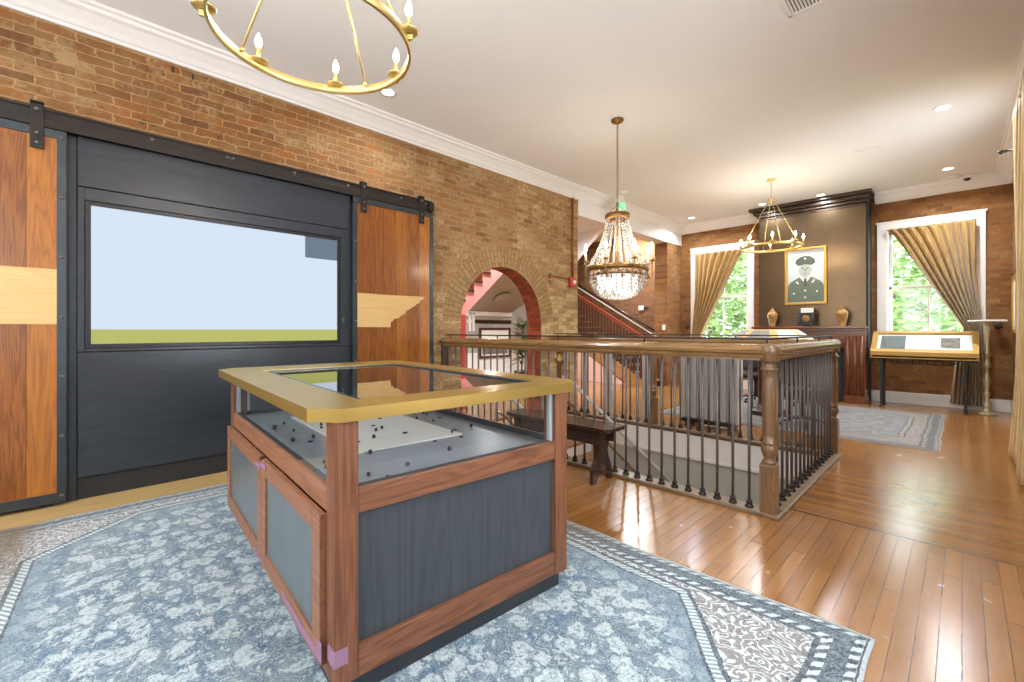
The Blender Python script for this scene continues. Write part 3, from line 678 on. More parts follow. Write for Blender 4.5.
for yy in (-1.5, -.55, -.02, .02, .55, 1.1, 1.75, 2.1):
    MB().lathe([(.018, 0), (.018, .004), (.011, .006), (.01, .012), (.001, .013)], (.052, yy, .088), 12, 'X').build('bolt', M['iron'], t)
MB().box(.05, .10, 2.12, 2.19, .0, .11, .006).build('end_stop', M['blacksteel'], t)

t = empty('panel_unit', (PX, 1.08, 0), 0, 'charcoal stained wood panel wall around the large screen', 'panel')
y0, y1 = -1.075, 1.06
MB().box(-.05, .012, y0+.004, y1-.004, 2.398, 2.772, .004).build('upper_board', M['darkwood'], t)
f = MB(); sy0, sy1, sz0, sz1 = .083-1.08, 2.005-1.08, 1.192, 2.262; b = .035
f.box(-.05, .01, y0+.004, sy0-b, 1.134, 2.392, .003).box(-.05, .01, sy1+b, y1-.004, 1.134, 2.392, .003).box(-.05, .01, sy0-b, sy1+b, 1.134, sz0-b, .003).box(-.05, .01, sy0-b, sy1+b, sz1+b, 2.392, .003)
f.build('screen_surround', M['darkwood'], t)
MB().box(-.05, .012, y0+.004, y1-.004, .175, 1.127, .004).build('lower_board', M['darkwood'], t)
MB().box(-.05, .0, y0-.2, y0, 0, 2.77, .003).build('side_stile', M['darkwood'], t)
MB().box(-.05, .0, y1, y1+.12, 0, 2.77, .003).build('side_stile', M['darkwood'], t)
MB().box(-.055, -.012, y0+.004, y1-.004, 0, .172).build('kick_board', M['matteblack'], t)
MB().lathe([(.012, 0), (.012, .004), (.001, .005)], (.01, 2.07-1.08, 1.42), 12, 'X').lathe([(.012, 0), (.012, .004), (.001, .005)], (.01, 2.07-1.08, 1.385), 12, 'X').build('key_lock', M['iron'], t)

t = empty('wall_screen', (PX, 1.08, 1.15), 0, 'large lit wall screen showing pale blue over olive', 'screen')
zo = -1.15
f = MB()
for a0, a1, c0, c1 in ((sy0-.033, sy0, sz0-.033, sz1+.033), (sy1, sy1+.033, sz0-.033, sz1+.033), (sy0, sy1, sz0-.033, sz0), (sy0, sy1, sz1, sz1+.033)): f.box(-.05, .004, a0, a1, c0+zo, c1+zo, .003)
f.build('bezel', M['black'], t)
M['scr_blue'] = emit('screen pale blue', srgb(216, 230, 248), .50); M['scr_olive'] = emit('screen olive', srgb(190, 192, 112), .49); M['scr_grey'] = emit('screen slate', srgb(118, 132, 150), .46)
mb = MB(); px = -.004; by = 1.305; gy = 1.675-1.08; gz = 2.045
def scr(mi, a0, a1, c0, c1): mb.mi = mi; mb.quad((px, a0, c0+zo), (px, a1, c0+zo), (px, a1, c1+zo), (px, a0, c1+zo))
scr(0, sy0, gy, by, sz1); scr(0, gy, sy1, by, gz); scr(2, gy, sy1, gz, sz1); scr(1, sy0, sy1, sz0, by)
mb.build('display', [M['scr_blue'], M['scr_olive'], M['scr_grey']], t)

# two little iron hooks high on the brick
hk = None
for yy, lb in ((.595, 'small black hook in the brick under the crown, closer to the photo edge'), (.735, 'small black hook in the brick under the crown, closer to the chandelier')):
    if hk is None:
        hk = MB().path([(0, 0, .0), (.02, 0, .0), (.035, 0, -.02), (.03, 0, -.045), (.015, 0, -.05)], .006, 6).build('wall_hook', M['black']); hk.location = (LW, yy, 3.57); tag(hk, lb, 'hook')
    else: dup(hk, (LW, yy, 3.56), 0, lb)
# conduit and alarm at the wall end
t = empty('conduit', (LW+.02, 6.17, 2.2), 0, 'copper brown conduit running down the brick wall end', 'pipe')
MB().tube((.0, 0, .0), (.0, 0, 1.4), .02).build('upright_pipe', M['orangepipe'], t)
MB().tube((0, -.03, -.01), (0, -.56, -.01), .016).build('side_pipe', M['orangepipe'], t)
MB().box(-.02, .03, -.62, -.55, -.045, .03, .006).build('junction_box', M['orangepipe'], t)
t = empty('fire_alarm', (LW, 6.14, 2.13), 0, 'red fire alarm sounder at the end of the brick wall', 'alarm')
MB().box(.0, .06, -.075, .075, -.085, .085, .012).build('housing', M['redplastic'], t)
MB().sphere((.062, .03, .0), .035, 2, (.5, 1, 1)).build('strobe_lens', M['white'], t)

# ------------------------------------------------------------------ rugs
def rug(name, mat, hx, hy, cx, cy, near=None, th=.011, hn=None):
    hn = hn or hy
    mb = MB(); nx, ny = 82, 60; rg = random.Random(hx)
    def P(i, j):
        u, v = -hx+2*hx*i/nx, -hn+(hy+hn)*j/ny
        X = cx+u+.006*math.sin(v*5+1)+.004*math.sin(v*13)
        y1 = cy+hy+.006*math.sin(u*4)+.003*math.sin(u*11); y0 = near(X) if near else cy-hy
        e = min(hx-abs(u), hy-v, v+hn); return (X, lerp(y0, y1, (v+hy)/(2*hy)), .0005+th*(1-.5*max(0, 1-e/.03))+.0015*math.sin(u*3)*math.sin(v*4)*(1 if e > .2 else 0)*0, u, v)
    g = [[P(i, j) for i in range(nx+1)] for j in range(ny+1)]
    bm = mb.bm; uvl = bm.loops.layers.uv.new('rug'); top = [[bm.verts.new(p[:3]) for p in r] for r in g]
    uvs = {}
    for j in range(ny+1):
        for i in range(nx+1): uvs[top[j][i]] = (g[j][i][3]/5, g[j][i][4]/5)
    rim = [(0, i) for i in range(nx+1)]+[(j, nx) for j in range(1, ny+1)]+[(ny, i) for i in range(nx-1, -1, -1)]+[(j, 0) for j in range(ny-1, 0, -1)]
    low = []
    for j, i in rim:
        p = g[j][i]; w = bm.verts.new((p[0], p[1], .0005)); uvs[w] = (p[3]/5, p[4]/5); low.append(w)
    for j in range(ny):
        for i in range(nx): f = bm.faces.new((top[j][i], top[j][i+1], top[j+1][i+1], top[j+1][i])); f.smooth = True
    for k in range(len(rim)):
        a, b_ = rim[k], rim[(k+1) % len(rim)]; bm.faces.new((low[k], low[(k+1) % len(rim)], top[b_[0]][b_[1]], top[a[0]][a[1]]))
    bm.faces.new(list(reversed(low)))
    for f in bm.faces:
        for l in f.loops: l[uvl].uv = uvs[l.vert]
    return mb.build(name, mat)
o = rug('area_rug', M['rug'], 2.05, 1.5, -2.31, .88, lambda X: -.37-.075*(X+4.35), .011, 1.86)
tag(o, 'large blue and ivory vintage rug under the display case', 'rug')
o = rug('area_rug', M['rug2'], 1.6, 1.45, -1.77, 7.98, None, .009)
tag(o, 'pale grey patterned rug in the far half of the room', 'rug')

# ------------------------------------------------------------------ display case
TH = math.radians(86.3)
case = empty('display_case', (-1.477, .618, .0125), TH, 'oak display case with glass sides and gold framed touch screen top', 'display case')
L, W = 2.0, 1.155      # along local Y, along local X
PO = .083
zb = .078; zt = .975
for i, (x, y) in enumerate([(0, 0), (W-PO, 0), (0, L-PO), (W-PO, L-PO)]):
    MB().box(x, x+PO, y, y+PO, zb, zt, .003).build('corner_post', M['caseZ'], case)
MB().box(.03, W-.03, .03, L-.03, 0, .10).build('plinth', M['plinth'], case)
for y in (0, L-.04):
    MB().box(PO, W-PO, y+.004, y+.036, .648, .738, .003).build('middle_rail', M['caseX'], case)
    MB().box(PO, W-PO, y+.004, y+.036, zb, .185, .003).build('bottom_rail', M['caseX'], case)
MB().box(PO, W-PO, .024, .034, .185, .648).build('side_panel', M['casepanel'], case)
MB().box(PO, W-PO, L-.034, L-.024, .185, .648).build('side_panel', M['casepanel'], case)
for x in (0, W-.04):
    MB().box(x+.004, x+.036, PO, L-PO, .648, .738, .003).build('middle_rail', M['caseY'], case)
    MB().box(x+.004, x+.036, PO, L-PO, zb, .16, .003).build('bottom_rail', M['caseY'], case)
MB().box(W-.034, W-.024, PO, L-PO, .16, .648).build('side_panel', M['casepanel'], case)
for k, (y0, y1) in enumerate(((.085, .985), (.99, 1.985))):
    d = MB()
    fr = .085; z0, z1 = .118, .645
    d.box(-.022, .003, y0, y0+fr, z0, z1, .003).box(-.022, .003, y1-fr, y1, z0, z1, .003)
    d.box(-.022, .003, y0+fr, y1-fr, z0, z0+.075, .003).box(-.022, .003, y0+fr, y1-fr, z1-.075, z1, .003)
    dr = d.build('door', M['caseY'], case)
    MB().box(-.012, -.002, y0+fr, y1-fr, z0+.075, z1-.075).build('door_panel', M['doorpanel'], dr)
MB().box(.004, .02, .06, .085, .118, .648).build('door_gap', M['matteblack'], case)
MB().box(-.028, -.005, .985-.012, .985+.012, .635, .655, .004).build('door_latch', M['mahog'], case)
# tape strips
def tp(x0, x1, y0, y1, z0, z1): return MB().box(x0, x1, y0, y1, z0, z1).build('tape_strip', M['tape'], case)
tp(-.0245, -.0215, .885, .98, .605, .632); tp(-.0245, -.0215, .99, 1.10, .588, .612)
tp(-.0245, -.0215, .95, 1.10, .128, .152); tp(-.0245, -.0215, .11, .58, .135, .165)
MB().box(-.0035, .0, .0, .06, .15, .205).box(-.0035, .045, -.0035, .0, .15, .205).build('tape_strip', M['tape'], case)
MB().box(-.0245, -.0215, .06, .11, .14, .21).build('tape_strip', M['tape'], case)
cfill = bpy.data.lights.new('case_fill', 'AREA'); cfill.shape = 'RECTANGLE'; cfill.size = .9; cfill.size_y = 1.7; cfill.energy = 1.0; cfill.color = (.92, .96, 1.0)  # fill light added under the top to brighten the inside
lo_ = bpy.data.objects.new('case_fill', cfill); COL.objects.link(lo_); lo_.parent = case; lo_.location = (W/2, L/2, zt-.012)
# glass, trims, bed
for y in (.012, L-.018): MB().box(PO-.01, W-PO+.01, y, y+.006, .735, zt).build('glass_pane', M['glass'], case)
for x in (.012, W-.018): MB().box(x, x+.006, PO-.01, L-PO+.01, .735, zt).build('glass_pane', M['glass'], case)
M['alu'] = plain('pale aluminium', srgb(206, 216, 222), .3, .5, .03)
for x, y in ((W-PO-.022, .02), (.02, L-PO-.022), (PO, L-.05), (W-PO-.022, L-.05), (W-.05, PO), (W-.05, L-PO-.022)):
    MB().box(x, x+.022, y, y+.022, .738, zt, .002).build('corner_trim', M['alu'], case)
M['bed'] = plain('pale grey display bed', srgb(150, 160, 170), .35, var=.08, scale=3)
M['bedtrim'] = plain('dark glazing gasket', srgb(50, 54, 58), .5)
MB().box(.03, W-.03, .03, L-.03, .69, .712).build('display_bed', M['bed'], case)
MB().box(PO, W-PO, .022, .04, .712, .742).box(PO, W-PO, L-.04, L-.022, .712, .742).box(.022, .04, PO, L-PO, .712, .742).box(W-.04, W-.022, PO, L-PO, .712, .742).build('glazing_bead', M['bedtrim'], case)
MB().box(.28, .86, .5, 1.62, .712, .722, .004).build('display_board', M['paper'], case)
# top
def octa(x0, x1, y0, y1, c): return [(x0, y0+c), (x0+c, y0), (x1-c, y0), (x1, y0+c), (x1, y1-c), (x1-c, y1), (x0+c, y1), (x0, y1-c)]
ox = octa(-.066, W+.122, -.014, L+.12, .09); sx0, sx1, sy0_, sy1_ = .145, 1.095, .165, 1.775
ix = octa(sx0, sx1, sy0_, sy1_, .004)
mb = MB(); bm = mb.bm; z0, z1 = zt, 1.021
A = [bm.verts.new((x, y, z0)) for x, y in ox]; B = [bm.verts.new((x, y, z1)) for x, y in ox]; C = [bm.verts.new((x, y, z1)) for x, y in ix]; D = [bm.verts.new((x, y, z1-.016)) for x, y in ix]
for i in range(8):
    j = (i+1) % 8
    bm.faces.new((A[i], A[j], B[j], B[i])); bm.faces.new((B[i], B[j], C[j], C[i])); bm.faces.new((C[i], C[j], D[j], D[i]))
bm.faces.new(D); bm.faces.new(list(reversed(A)))
mb.build('top_frame', M['gold'], case, 'gold framed top with clipped corners')
M['touch'] = SH('touch screen glass').bsdf(col=(.006, .007, .009), rough=.02, spec=.9, coat=.6, coatr=.01)
bz = MB()
for a0, a1, c0, c1 in ((sx0+.003, sx0+.028, sy0_+.003, sy1_-.003), (sx1-.028, sx1-.003, sy0_+.003, sy1_-.003), (sx0+.028, sx1-.028, sy0_+.003, sy0_+.028), (sx0+.028, sx1-.028, sy1_-.028, sy1_-.003)): bz.box(a0, a1, c0, c1, z1-.0155, z1-.004, .001)
M['bluetrim'] = plain('blue black bezel', srgb(46, 62, 80), .25, .3)
bz.build('screen_bezel', M['bluetrim'], case)
MB().box(sx0+.028, sx1-.028, sy0_+.028, sy1_-.028, z1-.0155, z1-.010).build('touch_screen', M['touch'], case)

# relics in the case
cm = case.matrix_basis.copy() if False else Matrix.Translation(case.location) @ Matrix.Rotation(TH, 4, 'Z')
M['relic'] = plain('dark corroded lead', srgb(52, 60, 74), .5, .3, .3, 60)
rg = random.Random(11); relics = []
protos = []
def relic_mesh(k):
    mb = MB()
    if k == 0: mb.lathe([(.004, 0), (.011, .003), (.012, .014), (.008, .022), (.002, .027)], n=10)
    elif k == 1: mb.sphere((0, 0, .011), .012, 2)
    else: mb.lathe([(.014, 0), (.016, .002), (.016, .006), (.008, .009), (.001, .01)], n=12)
    return mb
names = ['small dark lead bullet relic standing on the pale bed of the glass case', 'small dark round shot relic resting on the pale bed of the glass case', 'small dark button relic lying flat on the pale bed of the glass case']
kn = ['lead_bullet', 'musket_ball', 'uniform_button']
gr = ['lead bullets in the glass case', 'round shot in the glass case', 'buttons in the glass case']
for k in range(3):
    o = relic_mesh(k).build(kn[k], M['relic']); tag(o, names[k], ['bullet', 'ball', 'button'][k], gr[k]); protos.append([o, False])
pts = []
for i in range(39):
    for _ in range(60):
        lx, ly = rg.uniform(.1, W-.12), rg.uniform(.1, 1.45)
        if all((lx-a)**2+(ly-b)**2 > .0035 for a, b in pts): break
    pts.append((lx, ly)); k = i % 3
    onb = .28 < lx < .86 and .5 < ly < 1.62
    if (abs(lx-.28) < .02 or abs(lx-.86) < .02 or abs(ly-.5) < .02): lx += .05; ly += .05; onb = .28 < lx < .86 and .5 < ly < 1.62
    P = cm @ Vector((lx, ly, .722 if onb else .712))
    if not protos[k][1]: o = protos[k][0]; protos[k][1] = True
    else: o = protos[k][0].copy(); COL.objects.link(o)
    o.location = P; o.rotation_euler = (0, 0, rg.uniform(0, 6)); s_ = rg.uniform(.6, 1.0); o.scale = (s_, s_, s_)

# ------------------------------------------------------------------ bench
t = empty('bench', (-2.62, 3.22, 0), math.radians(1), 'dark walnut bench with cut-out trestle ends by the railing', 'bench')
def rr(x0, x1, y0, y1, r, n=5):
    pts = []
    for cx, cy, a in ((x1-r, y1-r, 0), (x0+r, y1-r, 90), (x0+r, y0+r, 180), (x1-r, y0+r, 270)):
        pts += [(cx+r*math.cos(math.radians(a+90*i/n)), cy+r*math.sin(math.radians(a+90*i/n))) for i in range(n+1)]
    return pts
MB().prism(rr(-.60, .60, -.15, .15, .05), .452, .482, 'Z').build('seat', M['bench'], t)
MB().box(-.50, .50, -.115, -.09, .33, .452, .004).build('apron', M['bench'], t)
MB().box(-.50, .50, .09, .115, .33, .452, .004).build('apron', M['bench'], t)
half = [(.125, .452), (.125, .36), (.085, .31), (.075, .25), (.095, .19), (.135, .12), (.15, .06), (.15, .0), (.10, .0), (.085, .035), (.05, .07), (.0, .085)]
for x in (-.45, .42):
    pr = [(a, z) for a, z in half] + [(-a, z) for a, z in reversed(half[:-1])]
    MB().prism(pr, x, x+.035, 'X').build('trestle_end', M['bench'], t)

# ------------------------------------------------------------------ stair railing
rail = empty('stair_railing', (-2.85, 3.45, .028), 0, 'oak and iron railing around the stairwell with turned newel posts', 'railing')
ox_, oy_, oz_ = rail.location
RX, RY0, RY1 = -.945, 3.455, 5.62       # side line, near line, far line
def loc(x, y, z): return (x-ox_, y-oy_, z-oz_)
prof = [(-.035, 1.085), (-.035, 1.10), (-.06, 1.105), (-.062, 1.12), (-.05, 1.128), (-.066, 1.14), (-.07, 1.16), (-.058, 1.178), (-.045, 1.185), (-.03, 1.197), (0, 1.2),
        (.03, 1.197), (.045, 1.185), (.058, 1.178), (.07, 1.16), (.066, 1.14), (.05, 1.128), (.062, 1.12), (.06, 1.105), (.035, 1.10), (.035, 1.085)]
MB().prism([(RY0-oy_+a, z-oz_) for a, z in prof], LW-ox_, RX-.02-ox_, 'X').build('handrail', M['railX'], rail)
MB().prism([(RX-ox_+a, z-oz_) for a, z in prof], RY0+.02-oy_, RY1-oy_, 'Y').build('handrail', M['railY'], rail)
MB().prism([(RY1-oy_+a, z-oz_) for a, z in prof], LW-ox_, RX-.02-ox_, 'X').build('handrail', M['railX'], rail)
# thin guard bar
g = MB(); gz = 1.238
g.tube(loc(LW+.05, RY0, gz), loc(RX, RY0, gz), .0075, n=8); g.tube(loc(RX, RY0, gz), loc(RX, RY1, gz), .0075, n=8); g.tube(loc(LW+.05, RY1, gz), loc(RX, RY1, gz), .0075, n=8)
gb = g.build('guard_bar', M['blacksteel'], rail)
for x in (-4.65, -3.75, -2.85, -1.9, -.96):
    for y in (RY0, RY1): MB().tube(loc(x, y, 1.195), loc(x, y, gz), .007, n=8).build('guard_stud', M['blacksteel'], gb)
for y in (4.2, 5.0): MB().tube(loc(RX, y, 1.195), loc(RX, y, gz), .007, n=8).build('guard_stud', M['blacksteel'], gb)
# balusters
bal = MB().tube((0, 0, .045), (0, 0, 1.09-.028), .0102, n=8).build('baluster', M['iron'], rail)
MB().lathe([(.028, 0), (.030, .008), (.024, .016), (.017, .028), (.022, .036), (.018, .046), (.013, .052)], n=12).build('collar', M['blacksteel'], bal)
spots = []
n = 33
for i in range(n):
    x = RX-.13-i*.1115
    if abs(x+2.83) > .07 and x > LW+.06: spots.append((x, RY0))
for i in range(1, 16): spots.append((RX, RY0+.05+i*.1325))
for i in range(30):
    x = RX-.17-i*.122
    if abs(x+2.96) > .07 and x > LW+.06: spots.append((x, RY1))
for i, (x, y) in enumerate(spots):
    if i == 0: bal.location = (x-ox_, y-oy_, 0)
    else: dup_part(bal, rail, (x-ox_, y-oy_, 0))
def newel(x, y):
    p = MB(); s = .05
    p.box(-s, s, -s, s, 0, .335, .004); p.prism([(-s*.9, -s*.9), (s*.9, -s*.9), (s*.9, s*.9), (-s*.9, s*.9)], .335, .345, 'Z')
    p.lathe([(.046, .345), (.05, .352), (.04, .362), (.033, .372), (.036, .385), (.047, .41), (.053, .435), (.05, .46), (.042, .472), (.048, .48), (.049, .488), (.041, .496), (.045, .55), (.046, .75), (.042, .93), (.038, .985),
             (.052, .992), (.054, 1.004), (.040, 1.012), (.034, 1.045), (.046, 1.055)], n=24)
    p.lathe([(.055, 1.05), (.062, 1.06), (.062, 1.10), (.068, 1.11), (.07, 1.145), (.056, 1.168), (.03, 1.176)], n=24)
    o = p.build('newel_post', M['railZ'], rail); o.location = (x-ox_, y-oy_, 0); return o
nw = newel(RX, RY0)
dup_part(nw, rail, (RX-ox_, RY1-oy_, 0)); dup_part(nw, rail, (-2.96-ox_, RY1-oy_, 0))
MB().lathe([(.03, 0), (.034, .02), (.022, .04), (.024, .5), (.022, .92), (.04, .95), (.046, .98), (.03, 1.0), (.026, 1.05), (.04, 1.06)], (-2.83-ox_, RY0-oy_, 0), 16).build('bronze_post', M['antique'], rail, 'slim bronze intermediate post')
MB().box(LW-ox_, LW+.03-ox_, RY0-.05-oy_, RY0+.05-oy_, 0, 1.17, .004).build('wall_post', M['mahog'], rail)
for x in (-4.15, -3.72, -3.12):
    MB().box(x-.04-ox_, x+.04-ox_, RY1+.06-oy_, RY1+.12-oy_, -.024, 1.06, .004).build('grey_post', M['greymetal'], rail, 'pale grey square post behind the balusters')

# stairs going down inside the well
t = empty('lower_staircase', (-4.3, 4.62, 0), 0, 'staircase descending inside the railed stairwell', 'staircase')
mb = MB(); rs, gn = .18, .25
for k in range(13):
    z = -rs*(k+1); mb.box(-.45+gn*k+.3-.02, -.45+gn*(k+1)+.3, -1.0, 1.0, z-.04, z, .006)
mb.build('treads', M['oaktread'], t)
mb = MB()
for k in range(13):
    z = -rs*(k+1); mb.box(-.45+gn*(k+1)+.28, -.45+gn*(k+1)+.296, -1.0, 1.0, z-.18, z-.04)
mb.build('risers', M['white'], t)
MB().box(-.46, -.15, -1.1, 1.1, -.09, -.035, .004).build('landing_board', M['oaktread'], t)
for yy in (-.55, .85):
    MB().path([(-.30, yy, .55), (-.12, yy, .56), (.08, yy, .48), (2.9, yy, -1.55)], .026, 8).build('handrail', M['greymetal'], t)
    MB().tube((-.14, yy, -.04), (-.14, yy, .55), .02).tube((1.0, yy, -.9), (1.0, yy, -.18), .018).tube((2.0, yy, -1.6), (2.0, yy, -.9), .018).build('handrail_post', M['greymetal'], t)
    MB().path([(-.12, yy, .2), (.08, yy, .13), (2.9, yy, -1.9)], .02, 8).build('middle_rail', M['railX'], t)

# ------------------------------------------------------------------ chandeliers
def ring_chandelier(loc, label, a0, c0, nc, power=2.2, nrods=4):
    t = empty('ring_chandelier', loc, 0, label, 'chandelier')   # origin on the ceiling
    RZ = 2.66-CZ; HZ = -.35; R = .43
    MB().lathe([(.065, 0), (.065, -.02), (.02, -.032)], n=24).build('canopy', M['brass'], t)
    MB().tube((0, 0, -.02), (0, 0, HZ+.03), .0075).build('stem', M['brass'], t)
    MB().lathe([(.012, HZ+.05), (.018, HZ+.04), (.018, HZ+.03), (.045, HZ+.025), (.045, HZ-.02), (.012, HZ-.028)], n=20).build('hub', M['brass'], t)
    m = MB(); N = 72
    for k in range(N):
        pass
    bm = m.bm; rings = []
    for k in range(N):
        a = 2*PI*k/N; ca, sa = math.cos(a), math.sin(a)
        rings.append([bm.verts.new((ca*r, sa*r, RZ+z)) for r, z in ((R-.006, -.021), (R+.006, -.021), (R+.006, .021), (R-.006, .021))])
    for k in range(N):
        A, B = rings[k], rings[(k+1) % N]
        for i in range(4): f = bm.faces.new((A[i], A[(i+1) % 4], B[(i+1) % 4], B[i])); f.smooth = i in (1, 3)
    m.build('ring', M['brass'], t)
    for k in range(nrods):
        a = a0 + 2*PI*k/nrods; c, s_ = math.cos(a), math.sin(a)
        MB().tube((c*.04, s_*.04, HZ-.005), (c*(R-.012), s_*(R-.012), RZ+.03), .006, n=8).sphere((c*(R-.012), s_*(R-.012), RZ+.02), .012, 1).build('rod', M['brass'], t)
    arm = None
    for k in range(nc):
        a = c0 + 2*PI*k/nc
        if arm is None:
            arm = MB().lathe([(.001, .012), (.03, .014), (.045, .022), (.047, .026), (.03, .02), (.012, .02), (.012, .025), (.001, .026)], (R+.012, 0, RZ+.008), 16).box(R-.005, R+.03, -.008, .008, RZ-.008, RZ+.016, .002).build('candle_arm', M['brass'], t)
            MB().tube((R+.012, 0, RZ+.03), (R+.012, 0, RZ+.10), .0115, n=12).build('candle_sleeve', M['brass'], arm)
            MB().lathe([(.008, .10), (.014, .115), (.017, .13), (.013, .15), (.006, .168), (.001, .178)], (R+.012, 0, RZ), 12).build('bulb', M['bulb'], arm)
            first = a; arm.rotation_euler = (0, 0, a)
        else: dup_part(arm, t, (0, 0, 0), a)
        l = bpy.data.lights.new('candle_lamp', 'POINT'); l.energy = power; l.color = (1, .88, .72); l.shadow_soft_size = .02
        o = bpy.data.objects.new('candle_lamp', l); COL.objects.link(o)
        o.location = (loc[0]+math.cos(a)*(R+.02), loc[1]+math.sin(a)*(R+.02), CZ+RZ+.20)
    return t
ring_chandelier((-2.133, .805, CZ), 'brass ring chandelier close overhead, cut by the top of the photo', math.radians(32), math.radians(43), 7)
ring_chandelier((-2.20, 8.15, CZ), 'brass ring chandelier hanging whole in front of the bronze chimney wall', math.radians(32), math.radians(17), 8, 2.4)

t = empty('crystal_chandelier', (-2.85, 4.55, CZ), 0, 'tiered crystal bead chandelier with brass bands over the stairwell', 'chandelier')
MB().lathe([(.07, 0), (.075, -.015), (.055, -.035), (.02, -.045)], n=24).build('canopy', M['antique'], t)
ch = MB(); z = -.045; k = 0
while z > -.98:
    pts = [(.011*math.cos(2*PI*i/8)*(k % 2), .011*math.cos(2*PI*i/8)*((k+1) % 2), z-.02+.02*math.sin(2*PI*i/8)) for i in range(9)]
    ch.path(pts, .003, 5); z -= .03; k += 1
ch.build('chain', M['antique'], t)
MB().lathe([(.006, -.97), (.022, -.985), (.012, -1.0), (.012, -1.75), (.02, -1.78)], n=10).build('stem', M['antique'], t)
def hoop(r, z, h, name, mat='antique'):
    m = MB(); N = 40; bm = m.bm; rings = []
    for k in range(N):
        a = 2*PI*k/N; rings.append([bm.verts.new((math.cos(a)*q, math.sin(a)*q, z+zz)) for q, zz in ((r-.006, -h), (r+.006, -h), (r+.012, 0), (r+.006, h), (r-.006, h))])
    for k in range(N):
        A, B = rings[k], rings[(k+1) % N]
        for i in range(5): f = bm.faces.new((A[i], A[(i+1) % 5], B[(i+1) % 5], B[i])); f.smooth = True
    return m.build(name, M[mat], t)
hoop(.135, -1.15, .035, 'crown_band'); hoop(.345, -1.765, .03, 'body_band'); hoop(.30, -1.83, .02, 'lower_band')
for a in range(4):
    c, s_ = math.cos(a*PI/2+.4), math.sin(a*PI/2+.4); MB().tube((0, 0, -1.0), (c*.13, s_*.13, -1.12), .004, n=6).build('crown_stay', M['antique'], t)
up = MB()
for k in range(20):
    f = k/19; r = .135+(.345-.135)*(f**1.7); z = -1.19-(.55)*f; up.sphere((r, 0, z), .0115+.005*f, 1)
st = up.build('crystal_strand', M['crystal'], t)
for k in range(1, 22): dup_part(st, t, (0, 0, 0), 2*PI*k/22)
lo = MB()
for k in range(11):
    f = k/10; a = f*PI/2*.9; r = .335*math.cos(a*.86); z = -1.78-.33*math.sin(a); lo.sphere((r, 0, z), .018, 1)
st2 = lo.build('basket_strand', M['crystal'], t)
for k in range(1, 24): dup_part(st2, t, (0, 0, 0), 2*PI*k/24)
pl = MB().prism([(-.04, -2.03), (.04, -2.03), (.048, -1.84), (-.048, -1.84)], .225, .232, 'X').build('glass_plate', M['frost'], t)
for k in range(1, 12): dup_part(pl, t, (0, 0, 0), 2*PI*k/12)
MB().sphere((0, 0, -2.13), .022, 2).build('finial', M['antique'], t)
arm = None
for k in range(8):
    a = .25+2*PI*k/8; R = .40
    if arm is None:
        arm = MB().path([(.345, 0, -1.80), (.37, 0, -1.90), (.40, 0, -1.88), (R, 0, -1.70)], .007, 6).lathe([(.004, -1.70), (.03, -1.695), (.036, -1.682), (.012, -1.685), (.002, -1.684)], (R, 0, 0), 14).build('candle_arm', M['antique'], t)
        MB().tube((R, 0, -1.685), (R, 0, -1.575), .0125, n=10).build('candle_sleeve', M['candle'], arm)
        MB().lathe([(.007, -1.575), (.014, -1.555), (.015, -1.54), (.011, -1.515), (.004, -1.49), (.001, -1.48)], (R, 0, 0), 10).build('bulb', M['bulb'], arm)
        arm.rotation_euler = (0, 0, a)
    else: dup_part(arm, t, (0, 0, 0), a)
    l = bpy.data.lights.new('candle_lamp', 'POINT'); l.energy = 1.9; l.color = (1, .9, .76); l.shadow_soft_size = .02
    o = bpy.data.objects.new('candle_lamp', l); COL.objects.link(o); o.location = (-2.85+math.cos(a)*.40, 4.55+math.sin(a)*.40, CZ-1.455)
for z, e in ((-1.45, 1.4), (-1.98, 1.8)):
    l = bpy.data.lights.new('inner_lamp', 'POINT'); l.energy = e; l.color = (1, .94, .86); l.shadow_soft_size = .08
    o = bpy.data.objects.new('inner_lamp', l); COL.objects.link(o); o.location = (-2.85+.06, 4.55, CZ+z)

